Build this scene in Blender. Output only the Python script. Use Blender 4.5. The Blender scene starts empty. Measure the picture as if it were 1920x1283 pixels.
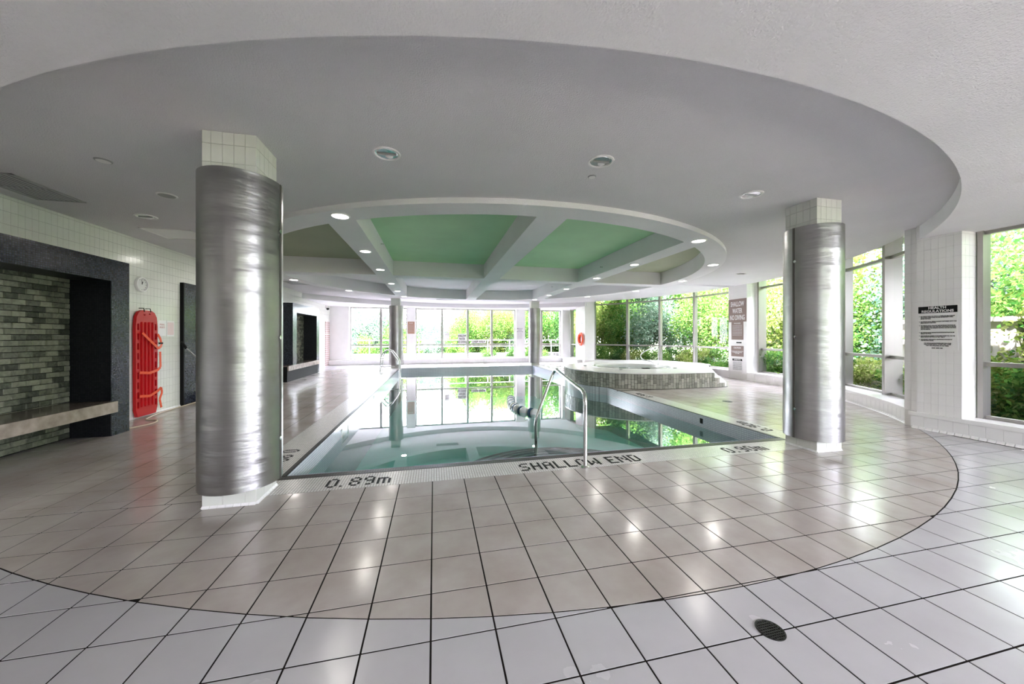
import bpy, bmesh, math, random
import numpy as np
from math import sin, cos, pi, radians, sqrt, atan2, degrees
from mathutils import Vector, Matrix
random.seed(7)
rng = np.random.default_rng(11)
S = bpy.context.scene
COL = S.collection

# ------------------------------------------------------------------ camera, sky, sun, exposure
cam_d = bpy.data.cameras.new('camera')
cam = bpy.data.objects.new('camera', cam_d)
COL.objects.link(cam)
cam.location = (0, 0, 1.41)
cam.rotation_euler = (pi / 2, 0, -0.2196)
cam_d.sensor_width = 36.0
cam_d.lens = 655.0 / 1920 * 36
cam_d.shift_y = -10.5 / 1920
cam_d.clip_start = 0.05
cam_d.clip_end = 300
S.camera = cam

W = bpy.data.worlds.new('world')
S.world = W
W.use_nodes = True
bg = W.node_tree.nodes['Background']
bg.inputs[0].default_value = (0.95, 0.93, 1.12, 1)
bg.inputs[1].default_value = 5.0

sun_d = bpy.data.lights.new('sun', 'SUN')
sun_d.energy = 11.0
sun_d.angle = radians(2)
sun_d.color = (1.0, 0.95, 0.97)
sun = bpy.data.objects.new('sun', sun_d)
COL.objects.link(sun)
sun.rotation_mode = 'QUATERNION'
sun.rotation_quaternion = Vector((0.36, 0.28, -0.89)).to_track_quat('-Z', 'Y')

S.view_settings.view_transform = 'Standard'
S.view_settings.look = 'None'
S.view_settings.gamma = 1.0
S.view_settings.use_curve_mapping = False
S.view_settings.exposure = 2.95
try:
    S.cycles.max_bounces = 10
    S.cycles.diffuse_bounces = 5
    S.cycles.glossy_bounces = 5
    S.cycles.transparent_max_bounces = 16
    S.cycles.transmission_bounces = 4
    S.cycles.caustics_reflective = False
    S.cycles.caustics_refractive = False
    S.cycles.sample_clamp_indirect = 6.0
    S.cycles.use_denoising = True
except Exception:
    pass

LAMP_W = 0.9

def portal(loc, rot, sx, sy):
    d = bpy.data.lights.new('window_portal', 'AREA')
    d.shape = 'RECTANGLE'; d.size = sx; d.size_y = sy
    d.cycles.is_portal = True
    o = bpy.data.objects.new('window_portal', d)
    COL.objects.link(o); o.location = loc; o.rotation_euler = rot
portal((11.3, 9.9, 1.9), (pi / 2, 0, pi / 2), 12.5, 3.3)
portal((1.2, 19.6, 1.6), (pi / 2, 0, pi), 13.0, 2.8)
portal((3.9, -5.6, 1.6), (pi / 2, 0, 0), 6.8, 2.8)
portal((8.0, -0.9, 1.6), (pi / 2, 0, pi / 2), 8.6, 2.8)

# ------------------------------------------------------------------ constants (metres; plan measured from the tile grid)
CX, CY = 1.57, 9.93          # centre of the big circles
RB = 8.31                    # big ceiling circle / floor circle
ZL, ZH, ZR, ZG = 2.895, 3.10, 3.03, 3.42
PX0, PX1, PY0, PY1 = -1.45, 4.65, 3.93, 16.2   # pool
ZW = -0.21
TUB = (6.10, 10.20, 2.0)

# ------------------------------------------------------------------ materials
def new_mat(name):
    m = bpy.data.materials.new(name); m.use_nodes = True
    nt = m.node_tree; b = nt.nodes['Principled BSDF']
    return m, nt, b

def setp(b, **k):
    for n, v in k.items():
        b.inputs[n.replace('_', ' ')].default_value = v

def mat(name, col, rough=0.5, metal=0.0, spec=0.5, var=0.0, vscale=3.0, bump=0.0, bscale=60.0, coat=0.0, stretch=None):
    m, nt, b = new_mat(name)
    c = (col[0], col[1], col[2], 1)
    b.inputs['Base Color'].default_value = c
    b.inputs['Roughness'].default_value = rough
    b.inputs['Metallic'].default_value = metal
    b.inputs['Specular IOR Level'].default_value = spec
    b.inputs['Coat Weight'].default_value = coat
    N = nt.nodes; L = nt.links
    if var > 0 or bump > 0:
        geo = N.new('ShaderNodeNewGeometry')
        vec = geo.outputs['Position']
        if stretch:
            mp = N.new('ShaderNodeMapping'); mp.inputs['Scale'].default_value = stretch
            L.new(vec, mp.inputs[0]); vec = mp.outputs[0]
    if var > 0:
        n = N.new('ShaderNodeTexNoise'); n.inputs['Scale'].default_value = vscale; n.inputs['Detail'].default_value = 4
        L.new(vec, n.inputs['Vector'])
        r = N.new('ShaderNodeMapRange'); r.inputs[1].default_value = 0.3; r.inputs[2].default_value = 0.7
        r.inputs[3].default_value = 1 - var; r.inputs[4].default_value = 1 + var
        L.new(n.outputs[0], r.inputs[0])
        mx = N.new('ShaderNodeVectorMath'); mx.operation = 'SCALE'; mx.inputs[0].default_value = col
        L.new(r.outputs[0], mx.inputs['Scale']); L.new(mx.outputs[0], b.inputs['Base Color'])
    if bump > 0:
        n2 = N.new('ShaderNodeTexNoise'); n2.inputs['Scale'].default_value = bscale; n2.inputs['Detail'].default_value = 3
        L.new(vec, n2.inputs['Vector'])
        bp = N.new('ShaderNodeBump'); bp.inputs['Strength'].default_value = bump; bp.inputs['Distance'].default_value = 0.01
        L.new(n2.outputs[0], bp.inputs['Height']); L.new(bp.outputs[0], b.inputs['Normal'])
    return m

def mosaic(name, c1, c2, mortar, size=0.0255, rough=0.25, horizontal=False, msize=0.12, bump=0.4, blend=0.0):
    m, nt, b = new_mat(name); N = nt.nodes; L = nt.links
    geo = N.new('ShaderNodeNewGeometry'); sep = N.new('ShaderNodeSeparateXYZ'); L.new(geo.outputs['Position'], sep.inputs[0])
    cmb = N.new('ShaderNodeCombineXYZ')
    if horizontal:
        L.new(sep.outputs[0], cmb.inputs[0]); L.new(sep.outputs[1], cmb.inputs[1])
    else:
        ad = N.new('ShaderNodeMath'); ad.operation = 'ADD'
        L.new(sep.outputs[0], ad.inputs[0]); L.new(sep.outputs[1], ad.inputs[1])
        L.new(ad.outputs[0], cmb.inputs[0]); L.new(sep.outputs[2], cmb.inputs[1])
    br = N.new('ShaderNodeTexBrick'); br.offset = 0.0; br.squash = 1.0
    br.inputs['Scale'].default_value = 1.0
    br.inputs['Brick Width'].default_value = size; br.inputs['Row Height'].default_value = size
    br.inputs['Mortar Size'].default_value = size * msize; br.inputs['Mortar Smooth'].default_value = 0.1
    br.inputs['Color1'].default_value = (*c1, 1); br.inputs['Color2'].default_value = (*c2, 1); br.inputs['Mortar'].default_value = (*mortar, 1)
    br.inputs['Bias'].default_value = blend
    L.new(cmb.outputs[0], br.inputs['Vector'])
    L.new(br.outputs['Color'], b.inputs['Base Color'])
    b.inputs['Roughness'].default_value = rough
    if 'navy' in name or 'dark' in name: b.inputs['Specular IOR Level'].default_value = 0.3
    bp = N.new('ShaderNodeBump'); bp.invert = True; bp.inputs['Strength'].default_value = bump; bp.inputs['Distance'].default_value = 0.003
    L.new(br.outputs['Fac'], bp.inputs['Height']); L.new(bp.outputs[0], b.inputs['Normal'])
    return m

def plaster(name, col, rough=0.9, bump=0.35):
    return mat(name, col, rough, var=0.03, vscale=1.2, bump=bump, bscale=90.0, spec=0.2)

M = {}
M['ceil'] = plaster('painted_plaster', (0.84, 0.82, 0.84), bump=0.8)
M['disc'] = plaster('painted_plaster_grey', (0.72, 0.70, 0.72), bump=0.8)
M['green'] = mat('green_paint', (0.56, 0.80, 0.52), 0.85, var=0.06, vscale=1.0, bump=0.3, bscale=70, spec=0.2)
M['wtile'] = mat('glazed_white_tile', (0.74, 0.74, 0.69), 0.2, var=0.025, vscale=4.0, bump=0.06, bscale=9)
M['wtile_cool'] = mat('glazed_white_tile_cool', (0.88, 0.86, 0.855), 0.22, var=0.02, vscale=4.0, bump=0.06, bscale=9)
M['wgrout'] = mat('wall_grout', (0.42, 0.41, 0.38), 0.8)
M['wgrout_pale'] = mat('pale_wall_grout', (0.74, 0.72, 0.70), 0.8)
M['white'] = mat('white_paint', (0.80, 0.77, 0.77), 0.55, var=0.02)
M['ftile_in'] = None
M['grout'] = mat('floor_grout', (0.014, 0.011, 0.010), 0.9, spec=0.05)
M['steel'] = None
M['chrome'] = mat('polished_steel', (0.72, 0.71, 0.70), 0.10, metal=1.0)
M['frame'] = mat('window_frame_metal', (0.36, 0.34, 0.32), 0.35, metal=0.6)
M['black'] = mat('black_paint', (0.006, 0.006, 0.006), 0.6, spec=0.15)
M['deck'] = mosaic('deck_mosaic', (0.80, 0.77, 0.74), (0.70, 0.68, 0.66), (0.34, 0.31, 0.29), horizontal=True, rough=0.22)
M['deckblack'] = mosaic('black_mosaic_flat', (0.003, 0.003, 0.004), (0.007, 0.006, 0.006), (0.05, 0.045, 0.04), horizontal=True, rough=0.35)
M['deckblack'].node_tree.nodes['Principled BSDF'].inputs['Specular IOR Level'].default_value = 0.15
M['poolwall'] = mosaic('pool_wall_mosaic', (0.78, 0.79, 0.84), (0.70, 0.71, 0.78), (0.42, 0.43, 0.50), size=0.03, rough=0.15)
M['poolfloor'] = mat('pool_plaster', (0.72, 1.0, 0.96), 0.7, var=0.03)
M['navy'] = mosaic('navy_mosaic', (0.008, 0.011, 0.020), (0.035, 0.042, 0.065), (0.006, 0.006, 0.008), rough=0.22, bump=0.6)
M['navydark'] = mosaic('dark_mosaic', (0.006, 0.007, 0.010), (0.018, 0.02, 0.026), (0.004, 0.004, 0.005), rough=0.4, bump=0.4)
M['marble'] = mat('marble_edge', (0.36, 0.30, 0.25), 0.18, var=0.25, vscale=9.0)
M['marble_dark_reflect'] = mat('marble_seat_dark_reflect', (0.13, 0.10, 0.085), 0.14, var=0.25, vscale=9.0)  # same marble; the seat's dark reflection of the alcove is put into its colour
M['orange'] = mat('orange_webbing', (0.80, 0.08, 0.01), 0.5)
M['red'] = mat('red_plastic', (0.50, 0.004, 0.008), 0.35, spec=0.3)
M['pink'] = mosaic('pink_tile', (0.50, 0.33, 0.31), (0.42, 0.28, 0.27), (0.70, 0.62, 0.6), size=0.10, rough=0.2)
M['brown'] = mat('brown_sign', (0.25, 0.175, 0.155), 0.5)
M['tan'] = mat('tan_sign', (0.46, 0.26, 0.18), 0.5)
M['paper'] = mat('white_card', (0.82, 0.80, 0.80), 0.4)
M['acrylic'] = mat('white_acrylic', (0.82, 0.82, 0.80), 0.12, coat=0.3)
M['bark'] = mat('bark', (0.10, 0.075, 0.055), 0.9, var=0.3, vscale=8, bump=0.6, bscale=25)
M['terrace'] = mat('terrace_stone', (0.15, 0.145, 0.15), 0.85, var=0.2, vscale=4)
M['lawn'] = mat('lawn', (0.16, 0.18, 0.09), 0.95, var=0.3, vscale=2.0)
M['stonepale'] = mat('pale_concrete', (0.46, 0.42, 0.37), 0.8, var=0.08, vscale=3)
M['stonedark'] = mat('dark_recess', (0.10, 0.09, 0.08), 0.8)
M['rubber'] = mat('black_rubber', (0.015, 0.015, 0.015), 0.45)
M['cord'] = mat('beige_cord', (0.55, 0.46, 0.33), 0.5)
M['clockface'] = mat('clock_face', (0.75, 0.75, 0.74), 0.3)
M['floatwhite'] = mat('white_float', (0.78, 0.80, 0.82), 0.25)
M['floatblue'] = mat('navy_float', (0.04, 0.09, 0.16), 0.25)
M['roof'] = mat('roof_deck', (0.3, 0.3, 0.3), 0.9)
M['grille'] = mat('grey_grille', (0.36, 0.36, 0.36), 0.5)
M['iron'] = mat('cast_iron', (0.035, 0.035, 0.033), 0.45, metal=0.5, var=0.3, vscale=40)

def floor_tile_mat(name, ca, cb, rough):
    m, nt, b = new_mat(name); N = nt.nodes; L = nt.links
    geo = N.new('ShaderNodeNewGeometry')
    n = N.new('ShaderNodeTexNoise'); n.inputs['Scale'].default_value = 1.9; n.inputs['Detail'].default_value = 7; n.inputs['Roughness'].default_value = 0.6
    L.new(geo.outputs['Position'], n.inputs['Vector'])
    cr = N.new('ShaderNodeValToRGB'); cr.color_ramp.elements[0].position = 0.25; cr.color_ramp.elements[1].position = 0.75
    cr.color_ramp.elements[0].color = (*ca, 1); cr.color_ramp.elements[1].color = (*cb, 1)
    L.new(n.outputs[0], cr.inputs[0]); L.new(cr.outputs[0], b.inputs['Base Color'])
    n2 = N.new('ShaderNodeTexNoise'); n2.inputs['Scale'].default_value = 2.3; n2.inputs['Detail'].default_value = 5
    L.new(geo.outputs['Position'], n2.inputs['Vector'])
    mr = N.new('ShaderNodeMapRange'); mr.inputs[1].default_value = 0.2; mr.inputs[2].default_value = 0.8
    mr.inputs[3].default_value = rough * 0.45; mr.inputs[4].default_value = rough * 1.5
    L.new(n2.outputs[0], mr.inputs[0]); L.new(mr.outputs[0], b.inputs['Roughness'])
    n3 = N.new('ShaderNodeTexNoise'); n3.inputs['Scale'].default_value = 4.0; n3.inputs['Detail'].default_value = 2
    L.new(geo.outputs['Position'], n3.inputs['Vector'])
    bp = N.new('ShaderNodeBump'); bp.inputs['Strength'].default_value = 0.06; bp.inputs['Distance'].default_value = 0.01
    L.new(n3.outputs[0], bp.inputs['Height']); L.new(bp.outputs[0], b.inputs['Normal'])
    b.inputs['Specular IOR Level'].default_value = 0.75
    return m
M['ftile_in'] = floor_tile_mat('floor_tile_inner', (0.36, 0.30, 0.275), (0.51, 0.47, 0.445), 0.18)
M['ftile_out'] = floor_tile_mat('floor_tile_outer', (0.44, 0.42, 0.43), (0.50, 0.485, 0.50), 0.22)

def steel():
    m, nt, b = new_mat('brushed_steel'); N = nt.nodes; L = nt.links
    geo = N.new('ShaderNodeNewGeometry')
    mp = N.new('ShaderNodeMapping'); mp.inputs['Scale'].default_value = (1.5, 1.5, 7.0); L.new(geo.outputs['Position'], mp.inputs[0])
    n = N.new('ShaderNodeTexNoise'); n.inputs['Scale'].default_value = 1.0; n.inputs['Detail'].default_value = 3; L.new(mp.outputs[0], n.inputs['Vector'])
    mp2 = N.new('ShaderNodeMapping'); mp2.inputs['Scale'].default_value = (14, 14, 2.0); L.new(geo.outputs['Position'], mp2.inputs[0])
    n2 = N.new('ShaderNodeTexNoise'); n2.inputs['Scale'].default_value = 1.5; n2.inputs['Detail'].default_value = 4; L.new(mp2.outputs[0], n2.inputs['Vector'])
    mr = N.new('ShaderNodeMapRange'); mr.inputs[3].default_value = 0.30; mr.inputs[4].default_value = 0.42
    L.new(n2.outputs[0], mr.inputs[0]); L.new(mr.outputs[0], b.inputs['Roughness'])
    bp = N.new('ShaderNodeBump'); bp.inputs['Strength'].default_value = 0.45; bp.inputs['Distance'].default_value = 0.03
    L.new(n.outputs[0], bp.inputs['Height']); L.new(bp.outputs[0], b.inputs['Normal'])
    b.inputs['Metallic'].default_value = 1.0
    n3 = N.new('ShaderNodeTexNoise'); n3.inputs['Scale'].default_value = 2.2; n3.inputs['Detail'].default_value = 5; L.new(geo.outputs['Position'], n3.inputs['Vector'])
    cr = N.new('ShaderNodeValToRGB'); cr.color_ramp.elements[0].position = 0.3; cr.color_ramp.elements[1].position = 0.7
    cr.color_ramp.elements[0].color = (0.30, 0.285, 0.285, 1); cr.color_ramp.elements[1].color = (0.42, 0.41, 0.41, 1)
    L.new(n3.outputs[0], cr.inputs[0]); L.new(cr.outputs[0], b.inputs['Base Color'])
    return m
M['steel'] = steel()

def glassy(name, tint, ior, rough=0.0, boost=1.0):
    m = bpy.data.materials.new(name); m.use_nodes = True; nt = m.node_tree; N = nt.nodes; L = nt.links
    N.remove(N['Principled BSDF']); out = N['Material Output']
    tr = N.new('ShaderNodeBsdfTransparent'); tr.inputs[0].default_value = (*tint, 1)
    gl = N.new('ShaderNodeBsdfGlossy'); gl.inputs['Roughness'].default_value = rough; gl.inputs[0].default_value = (1, 1, 1, 1)
    fr = N.new('ShaderNodeFresnel'); fr.inputs[0].default_value = ior
    mu = N.new('ShaderNodeMath'); mu.operation = 'MULTIPLY'; mu.inputs[1].default_value = boost; mu.use_clamp = True
    L.new(fr.outputs[0], mu.inputs[0])
    mx = N.new('ShaderNodeMixShader'); L.new(mu.outputs[0], mx.inputs[0]); L.new(tr.outputs[0], mx.inputs[1]); L.new(gl.outputs[0], mx.inputs[2])
    L.new(mx.outputs[0], out.inputs[0])
    return m
M['glass'] = glassy('window_glass', (0.95, 0.985, 0.97), 1.25)
M['water'] = glassy('pool_water', (0.56, 1.0, 0.96), 1.55, 0.0, 1.55)
M['tubwater'] = glassy('tub_water', (0.85, 0.97, 0.95), 1.33)

def emit(name, col, s):
    m = bpy.data.materials.new(name); m.use_nodes = True; nt = m.node_tree; b = nt.nodes['Principled BSDF']
    b.inputs['Base Color'].default_value = (0.8, 0.8, 0.8, 1)
    b.inputs['Emission Color'].default_value = (*col, 1); b.inputs['Emission Strength'].default_value = s
    return m
M['lamp'] = emit('lit_lens', (1.0, 0.96, 0.90), 2.5)

def stone_mat(name, ca, cb, cc, rough=0.55):
    m, nt, b = new_mat(name); N = nt.nodes; L = nt.links
    oi = N.new('ShaderNodeObjectInfo'); geo = N.new('ShaderNodeNewGeometry')
    n = N.new('ShaderNodeTexNoise'); n.inputs['Scale'].default_value = 14; n.inputs['Detail'].default_value = 6; n.inputs['Distortion'].default_value = 1.2
    L.new(geo.outputs['Position'], n.inputs['Vector'])
    ad = N.new('ShaderNodeMath'); ad.operation = 'ADD'; L.new(oi.outputs['Random'], ad.inputs[0])
    ad2 = N.new('ShaderNodeMath'); ad2.operation = 'ADD'; L.new(geo.outputs['Random Per Island'], ad.inputs[1])
    L.new(ad.outputs[0], ad2.inputs[0]); L.new(n.outputs[0], ad2.inputs[1])
    ml = N.new('ShaderNodeMath'); ml.operation = 'MULTIPLY'; ml.inputs[1].default_value = 0.4; L.new(ad2.outputs[0], ml.inputs[0])
    cr = N.new('ShaderNodeValToRGB'); e = cr.color_ramp.elements
    e[0].position = 0.2; e[0].color = (*ca, 1); e[1].position = 0.85; e[1].color = (*cc, 1)
    x = e.new(0.5); x.color = (*cb, 1)
    L.new(ml.outputs[0], cr.inputs[0]); L.new(cr.outputs[0], b.inputs['Base Color'])
    b.inputs['Roughness'].default_value = rough
    bp = N.new('ShaderNodeBump'); bp.inputs['Strength'].default_value = 0.5; bp.inputs['Distance'].default_value = 0.01
    L.new(n.outputs[0], bp.inputs['Height']); L.new(bp.outputs[0], b.inputs['Normal'])
    return m
M['slate'] = stone_mat('split_slate', (0.015, 0.017, 0.013), (0.06, 0.066, 0.05), (0.30, 0.31, 0.235))
M['tubstone'] = stone_mat('tub_cladding_stone', (0.10, 0.10, 0.085), (0.27, 0.265, 0.225), (0.50, 0.48, 0.42), 0.35)

def leaf_mat(name, c1, c2, c3):
    m = bpy.data.materials.new(name); m.use_nodes = True; nt = m.node_tree; N = nt.nodes; L = nt.links
    N.remove(N['Principled BSDF']); out = N['Material Output']
    geo = N.new('ShaderNodeNewGeometry'); oi = N.new('ShaderNodeObjectInfo')
    ad = N.new('ShaderNodeMath'); ad.operation = 'MULTIPLY_ADD'; ad.inputs[1].default_value = 0.75
    L.new(geo.outputs['Random Per Island'], ad.inputs[0])
    m2 = N.new('ShaderNodeMath'); m2.operation = 'MULTIPLY'; m2.inputs[1].default_value = 0.25; L.new(oi.outputs['Random'], m2.inputs[0]); L.new(m2.outputs[0], ad.inputs[2])
    cr = N.new('ShaderNodeValToRGB'); e = cr.color_ramp.elements
    k_ = 0.36 if 'yellow' in name else 0.43; e[0].color = (*[q*k_ for q in c1], 1); e[1].color = (*[q*k_ for q in c3], 1); x = e.new(0.5); x.color = (*[q*k_ for q in c2], 1)
    L.new(ad.outputs[0], cr.inputs[0])
    d = N.new('ShaderNodeBsdfDiffuse'); t = N.new('ShaderNodeBsdfTranslucent'); L.new(cr.outputs[0], d.inputs[0]); L.new(cr.outputs[0], t.inputs[0])
    mx = N.new('ShaderNodeMixShader'); mx.inputs[0].default_value = 0.45
    L.new(d.outputs[0], mx.inputs[1]); L.new(t.outputs[0], mx.inputs[2]); L.new(mx.outputs[0], out.inputs[0])
    return m
M['leaf_green'] = leaf_mat('leaf_green', (0.05, 0.22, 0.05), (0.20, 0.46, 0.08), (0.58, 0.72, 0.22))
M['leaf_blue'] = leaf_mat('leaf_bluish', (0.10, 0.28, 0.20), (0.34, 0.52, 0.36), (0.62, 0.74, 0.56))
M['leaf_yellow'] = leaf_mat('leaf_yellow', (0.20, 0.38, 0.05), (0.46, 0.60, 0.12), (0.80, 0.82, 0.36))
M['leaf_dark'] = leaf_mat('leaf_dark', (0.03, 0.10, 0.03), (0.09, 0.24, 0.06), (0.28, 0.46, 0.14))

# ------------------------------------------------------------------ mesh helpers
class MB:
    def __init__(s): s.v = []; s.f = []; s.sm = []
    def face(s, pts, smooth=False):
        n = len(s.v); s.v += [tuple(p) for p in pts]; s.f.append(tuple(range(n, n + len(pts)))); s.sm.append(smooth)
    def box(s, x0, x1, y0, y1, z0, z1, skip=''):
        n = len(s.v)
        s.v += [(x0,y0,z0),(x1,y0,z0),(x1,y1,z0),(x0,y1,z0),(x0,y0,z1),(x1,y0,z1),(x1,y1,z1),(x0,y1,z1)]
        for k, q in (('b',(0,3,2,1)),('t',(4,5,6,7)),('s',(0,1,5,4)),('e',(1,2,6,5)),('n',(2,3,7,6)),('w',(3,0,4,7))):
            if k not in skip: s.f.append(tuple(n + i for i in q)); s.sm.append(False)
        return s
    def prism(s, poly, z0, z1, bottom=True):     # poly anticlockwise in plan
        n = len(s.v); k = len(poly)
        s.v += [(p[0], p[1], z0) for p in poly] + [(p[0], p[1], z1) for p in poly]
        s.f.append(tuple(range(n + k, n + 2 * k))); s.sm.append(False)
        if bottom: s.f.append(tuple(range(n + k - 1, n - 1, -1))); s.sm.append(False)
        for i in range(k):
            j = (i + 1) % k; s.f.append((n + i, n + j, n + k + j, n + k + i)); s.sm.append(False)
        return s
    def obox(s, o, ux, uy, uz, a, b, c):          # oriented box from corner o
        o = Vector(o); ux = Vector(ux) * a; uy = Vector(uy) * b; uz = Vector(uz) * c
        n = len(s.v)
        for w in (Vector((0,0,0)), uz):
            s.v += [tuple(o + w), tuple(o + ux + w), tuple(o + ux + uy + w), tuple(o + uy + w)]
        for q in ((0,3,2,1),(4,5,6,7),(0,1,5,4),(1,2,6,5),(2,3,7,6),(3,0,4,7)):
            s.f.append(tuple(n + i for i in q)); s.sm.append(False)
        return s
    def lathe(s, prof, c=(0,0,0), n=32, axis='z', smooth=True, cap=True):
        base = len(s.v); c = Vector(c)
        for (r, h) in prof:
            for i in range(n):
                a = 2 * pi * i / n
                if axis == 'z': p = (r * cos(a), r * sin(a), h)
                elif axis == 'x': p = (h, r * cos(a), r * sin(a))
                else: p = (r * sin(a), h, r * cos(a))
                s.v.append(tuple(c + Vector(p)))
        m = len(prof)
        for j in range(m - 1):
            for i in range(n):
                k = (i + 1) % n
                s.f.append((base + j*n + i, base + j*n + k, base + (j+1)*n + k, base + (j+1)*n + i)); s.sm.append(smooth)
        if cap:
            s.f.append(tuple(base + i for i in range(n - 1, -1, -1))); s.sm.append(False)
            s.f.append(tuple(base + (m-1)*n + i for i in range(n))); s.sm.append(False)
        return s
    def tube(s, pts, r, n=10, closed=False, taper=None):
        P = [Vector(p) for p in pts]; m = len(P); base = len(s.v); up = None
        for i in range(m):
            if closed: t = (P[(i+1) % m] - P[i-1]).normalized()
            else: t = (P[min(i+1, m-1)] - P[max(i-1, 0)]).normalized()
            if up is None:
                up = Vector((0,0,1)) if abs(t.z) < 0.9 else Vector((1,0,0))
            up = (up - t * up.dot(t)).normalized(); side = t.cross(up)
            rr = r if taper is None else r * (1 + (taper - 1) * i / (m - 1))
            for k in range(n):
                a = 2 * pi * k / n; s.v.append(tuple(P[i] + (up * cos(a) + side * sin(a)) * rr))
        for i in range(m if closed else m - 1):
            i2 = (i + 1) % m
            for k in range(n):
                k2 = (k + 1) % n
                s.f.append((base + i*n + k, base + i*n + k2, base + i2*n + k2, base + i2*n + k)); s.sm.append(True)
        if not closed:
            s.f.append(tuple(base + k for k in range(n - 1, -1, -1))); s.sm.append(False)
            s.f.append(tuple(base + (m-1)*n + k for k in range(n))); s.sm.append(False)
        return s
    def mesh(s, name, m):
        me = bpy.data.meshes.new(name); me.from_pydata(s.v, [], s.f)
        if m: me.materials.append(m)
        me.polygons.foreach_set('use_smooth', s.sm); me.update()
        if any(s.sm) and len(s.v) < 60000:
            bm = bmesh.new(); bm.from_mesh(me); bmesh.ops.remove_doubles(bm, verts=bm.verts, dist=1e-5); bm.to_mesh(me); bm.free()
            me.set_sharp_from_angle(angle=radians(38)); me.update()
        return me
    def build(s, name, m, parent=None):
        return link(name, s.mesh(name, m), parent)

def link(name, me, parent=None, loc=None, rot=None):
    o = bpy.data.objects.new(name, me); COL.objects.link(o)
    if parent is not None:
        o.parent = parent
        if loc is None and rot is None:           # mesh written in world coordinates under a moved parent
            o.matrix_parent_inverse = Matrix.Translation(parent.location).inverted() if tuple(parent.rotation_euler) == (0,0,0) else parent.matrix_basis.inverted()
    if loc is not None: o.location = loc
    if rot is not None: o.rotation_euler = rot
    return o

def empty(name, loc=(0,0,0), rz=0):
    o = bpy.data.objects.new(name, None); COL.objects.link(o); o.location = loc; o.rotation_euler = (0,0,rz)
    o.empty_display_size = 0.1
    return o
def T(o, label, cat, group=None):
    o['label'] = label; o['category'] = cat
    if group: o['group'] = group
    return o
def ST(o): o['kind'] = 'structure'; return o
def stuff(o): o['kind'] = 'stuff'; return o

def smooth_path(pts, rad=0.08, n=6):
    P = [Vector(p) for p in pts]; out = [P[0]]
    for i in range(1, len(P) - 1):
        a = (P[i-1] - P[i]); b = (P[i+1] - P[i]); ra = min(rad, a.length * 0.45, b.length * 0.45)
        p0 = P[i] + a.normalized() * ra; p1 = P[i] + b.normalized() * ra
        for k in range(n + 1):
            t = k / n; out.append(p0 * (1-t)**2 + P[i] * 2*t*(1-t) + p1 * t*t)
    out.append(P[-1]); return out

AX_WEST = Matrix(((0,0,-1),(-1,0,0),(0,1,0))).to_4x4()     # faces -X : x->-Y, y->Z
AX_EAST = Matrix(((0,0,1),(1,0,0),(0,1,0))).to_4x4()       # faces +X : x->+Y
AX_SOUTH = Matrix(((1,0,0),(0,0,-1),(0,1,0))).to_4x4()     # faces -Y : x->+X
AX_UP = Matrix.Identity(4)
def on(ax, loc): return Matrix.Translation(loc) @ ax

def text_obj(s, size, m, name, parent, mw, align='CENTER', width=1.0, bold=0.0, space=1.0, lines=1.0):
    cu = bpy.data.curves.new('t', 'FONT'); cu.body = s; cu.size = size; cu.align_x = align; cu.align_y = 'CENTER'
    cu.extrude = 0.001; cu.offset = bold; cu.space_character = space; cu.space_line = lines; cu.resolution_u = 3
    to = bpy.data.objects.new('t', cu); COL.objects.link(to)
    dg = bpy.context.evaluated_depsgraph_get()
    me = bpy.data.meshes.new_from_object(to.evaluated_get(dg)); bpy.data.objects.remove(to)
    me.name = name
    if width != 1.0:
        for v in me.vertices: v.co.x *= width
    me.materials.clear(); me.materials.append(m)
    me.transform(mw)
    return link(name, me, parent)

def filled(outer, holes, depth, m, name, parent, mw):      # plate with holes
    cu = bpy.data.curves.new('c', 'CURVE'); cu.dimensions = '2D'; cu.fill_mode = 'BOTH'; cu.extrude = depth / 2
    for poly in [outer] + holes:
        sp = cu.splines.new('POLY'); sp.points.add(len(poly) - 1); sp.use_cyclic_u = True
        for i, p in enumerate(poly): sp.points[i].co = (p[0], p[1], 0, 1)
    to = bpy.data.objects.new('c', cu); COL.objects.link(to)
    dg = bpy.context.evaluated_depsgraph_get()
    me = bpy.data.meshes.new_from_object(to.evaluated_get(dg)); bpy.data.objects.remove(to)
    me.name = name; me.materials.clear(); me.materials.append(m); me.transform(mw)
    return link(name, me, parent)

def capsule(cx, cy, w, h, n=8):
    r = min(w, h) / 2; pts = []
    for k in range(n + 1): a = pi * k / n; pts.append((cx + w/2 - r + r * cos(a) if w > h else cx + r * cos(a), cy + h/2 - r + r * sin(a)))
    for k in range(n + 1): a = pi + pi * k / n; pts.append((cx - (w/2 - r) + r * cos(a) if w > h else cx + r * cos(a), cy - h/2 + r + r * sin(a)))
    return pts
def rrect(x0, x1, y0, y1, r, n=5):
    pts = []
    for (cx, cy, a0) in ((x1-r, y1-r, 0), (x0+r, y1-r, 90), (x0+r, y0+r, 180), (x1-r, y0+r, 270)):
        for k in range(n + 1): a = radians(a0 + 90 * k / n); pts.append((cx + r * cos(a), cy + r * sin(a)))
    return pts

PF, PV0, PYAW = 655.0, 631.0, 0.2196
def proj(x, y, z):
    d = x * sin(PYAW) + y * cos(PYAW); r = x * cos(PYAW) - y * sin(PYAW)
    if d < 0.05: return None
    return 960 + PF * r / d, PV0 - PF * (z - 1.41) / d, d
def polar(a, r, z=None):
    p = (CX + r * cos(radians(a)), CY + r * sin(radians(a)))
    return p if z is None else (*p, z)
def arc(a0, a1, n): return [a0 + (a1 - a0) * i / n for i in range(n + 1)]

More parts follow.
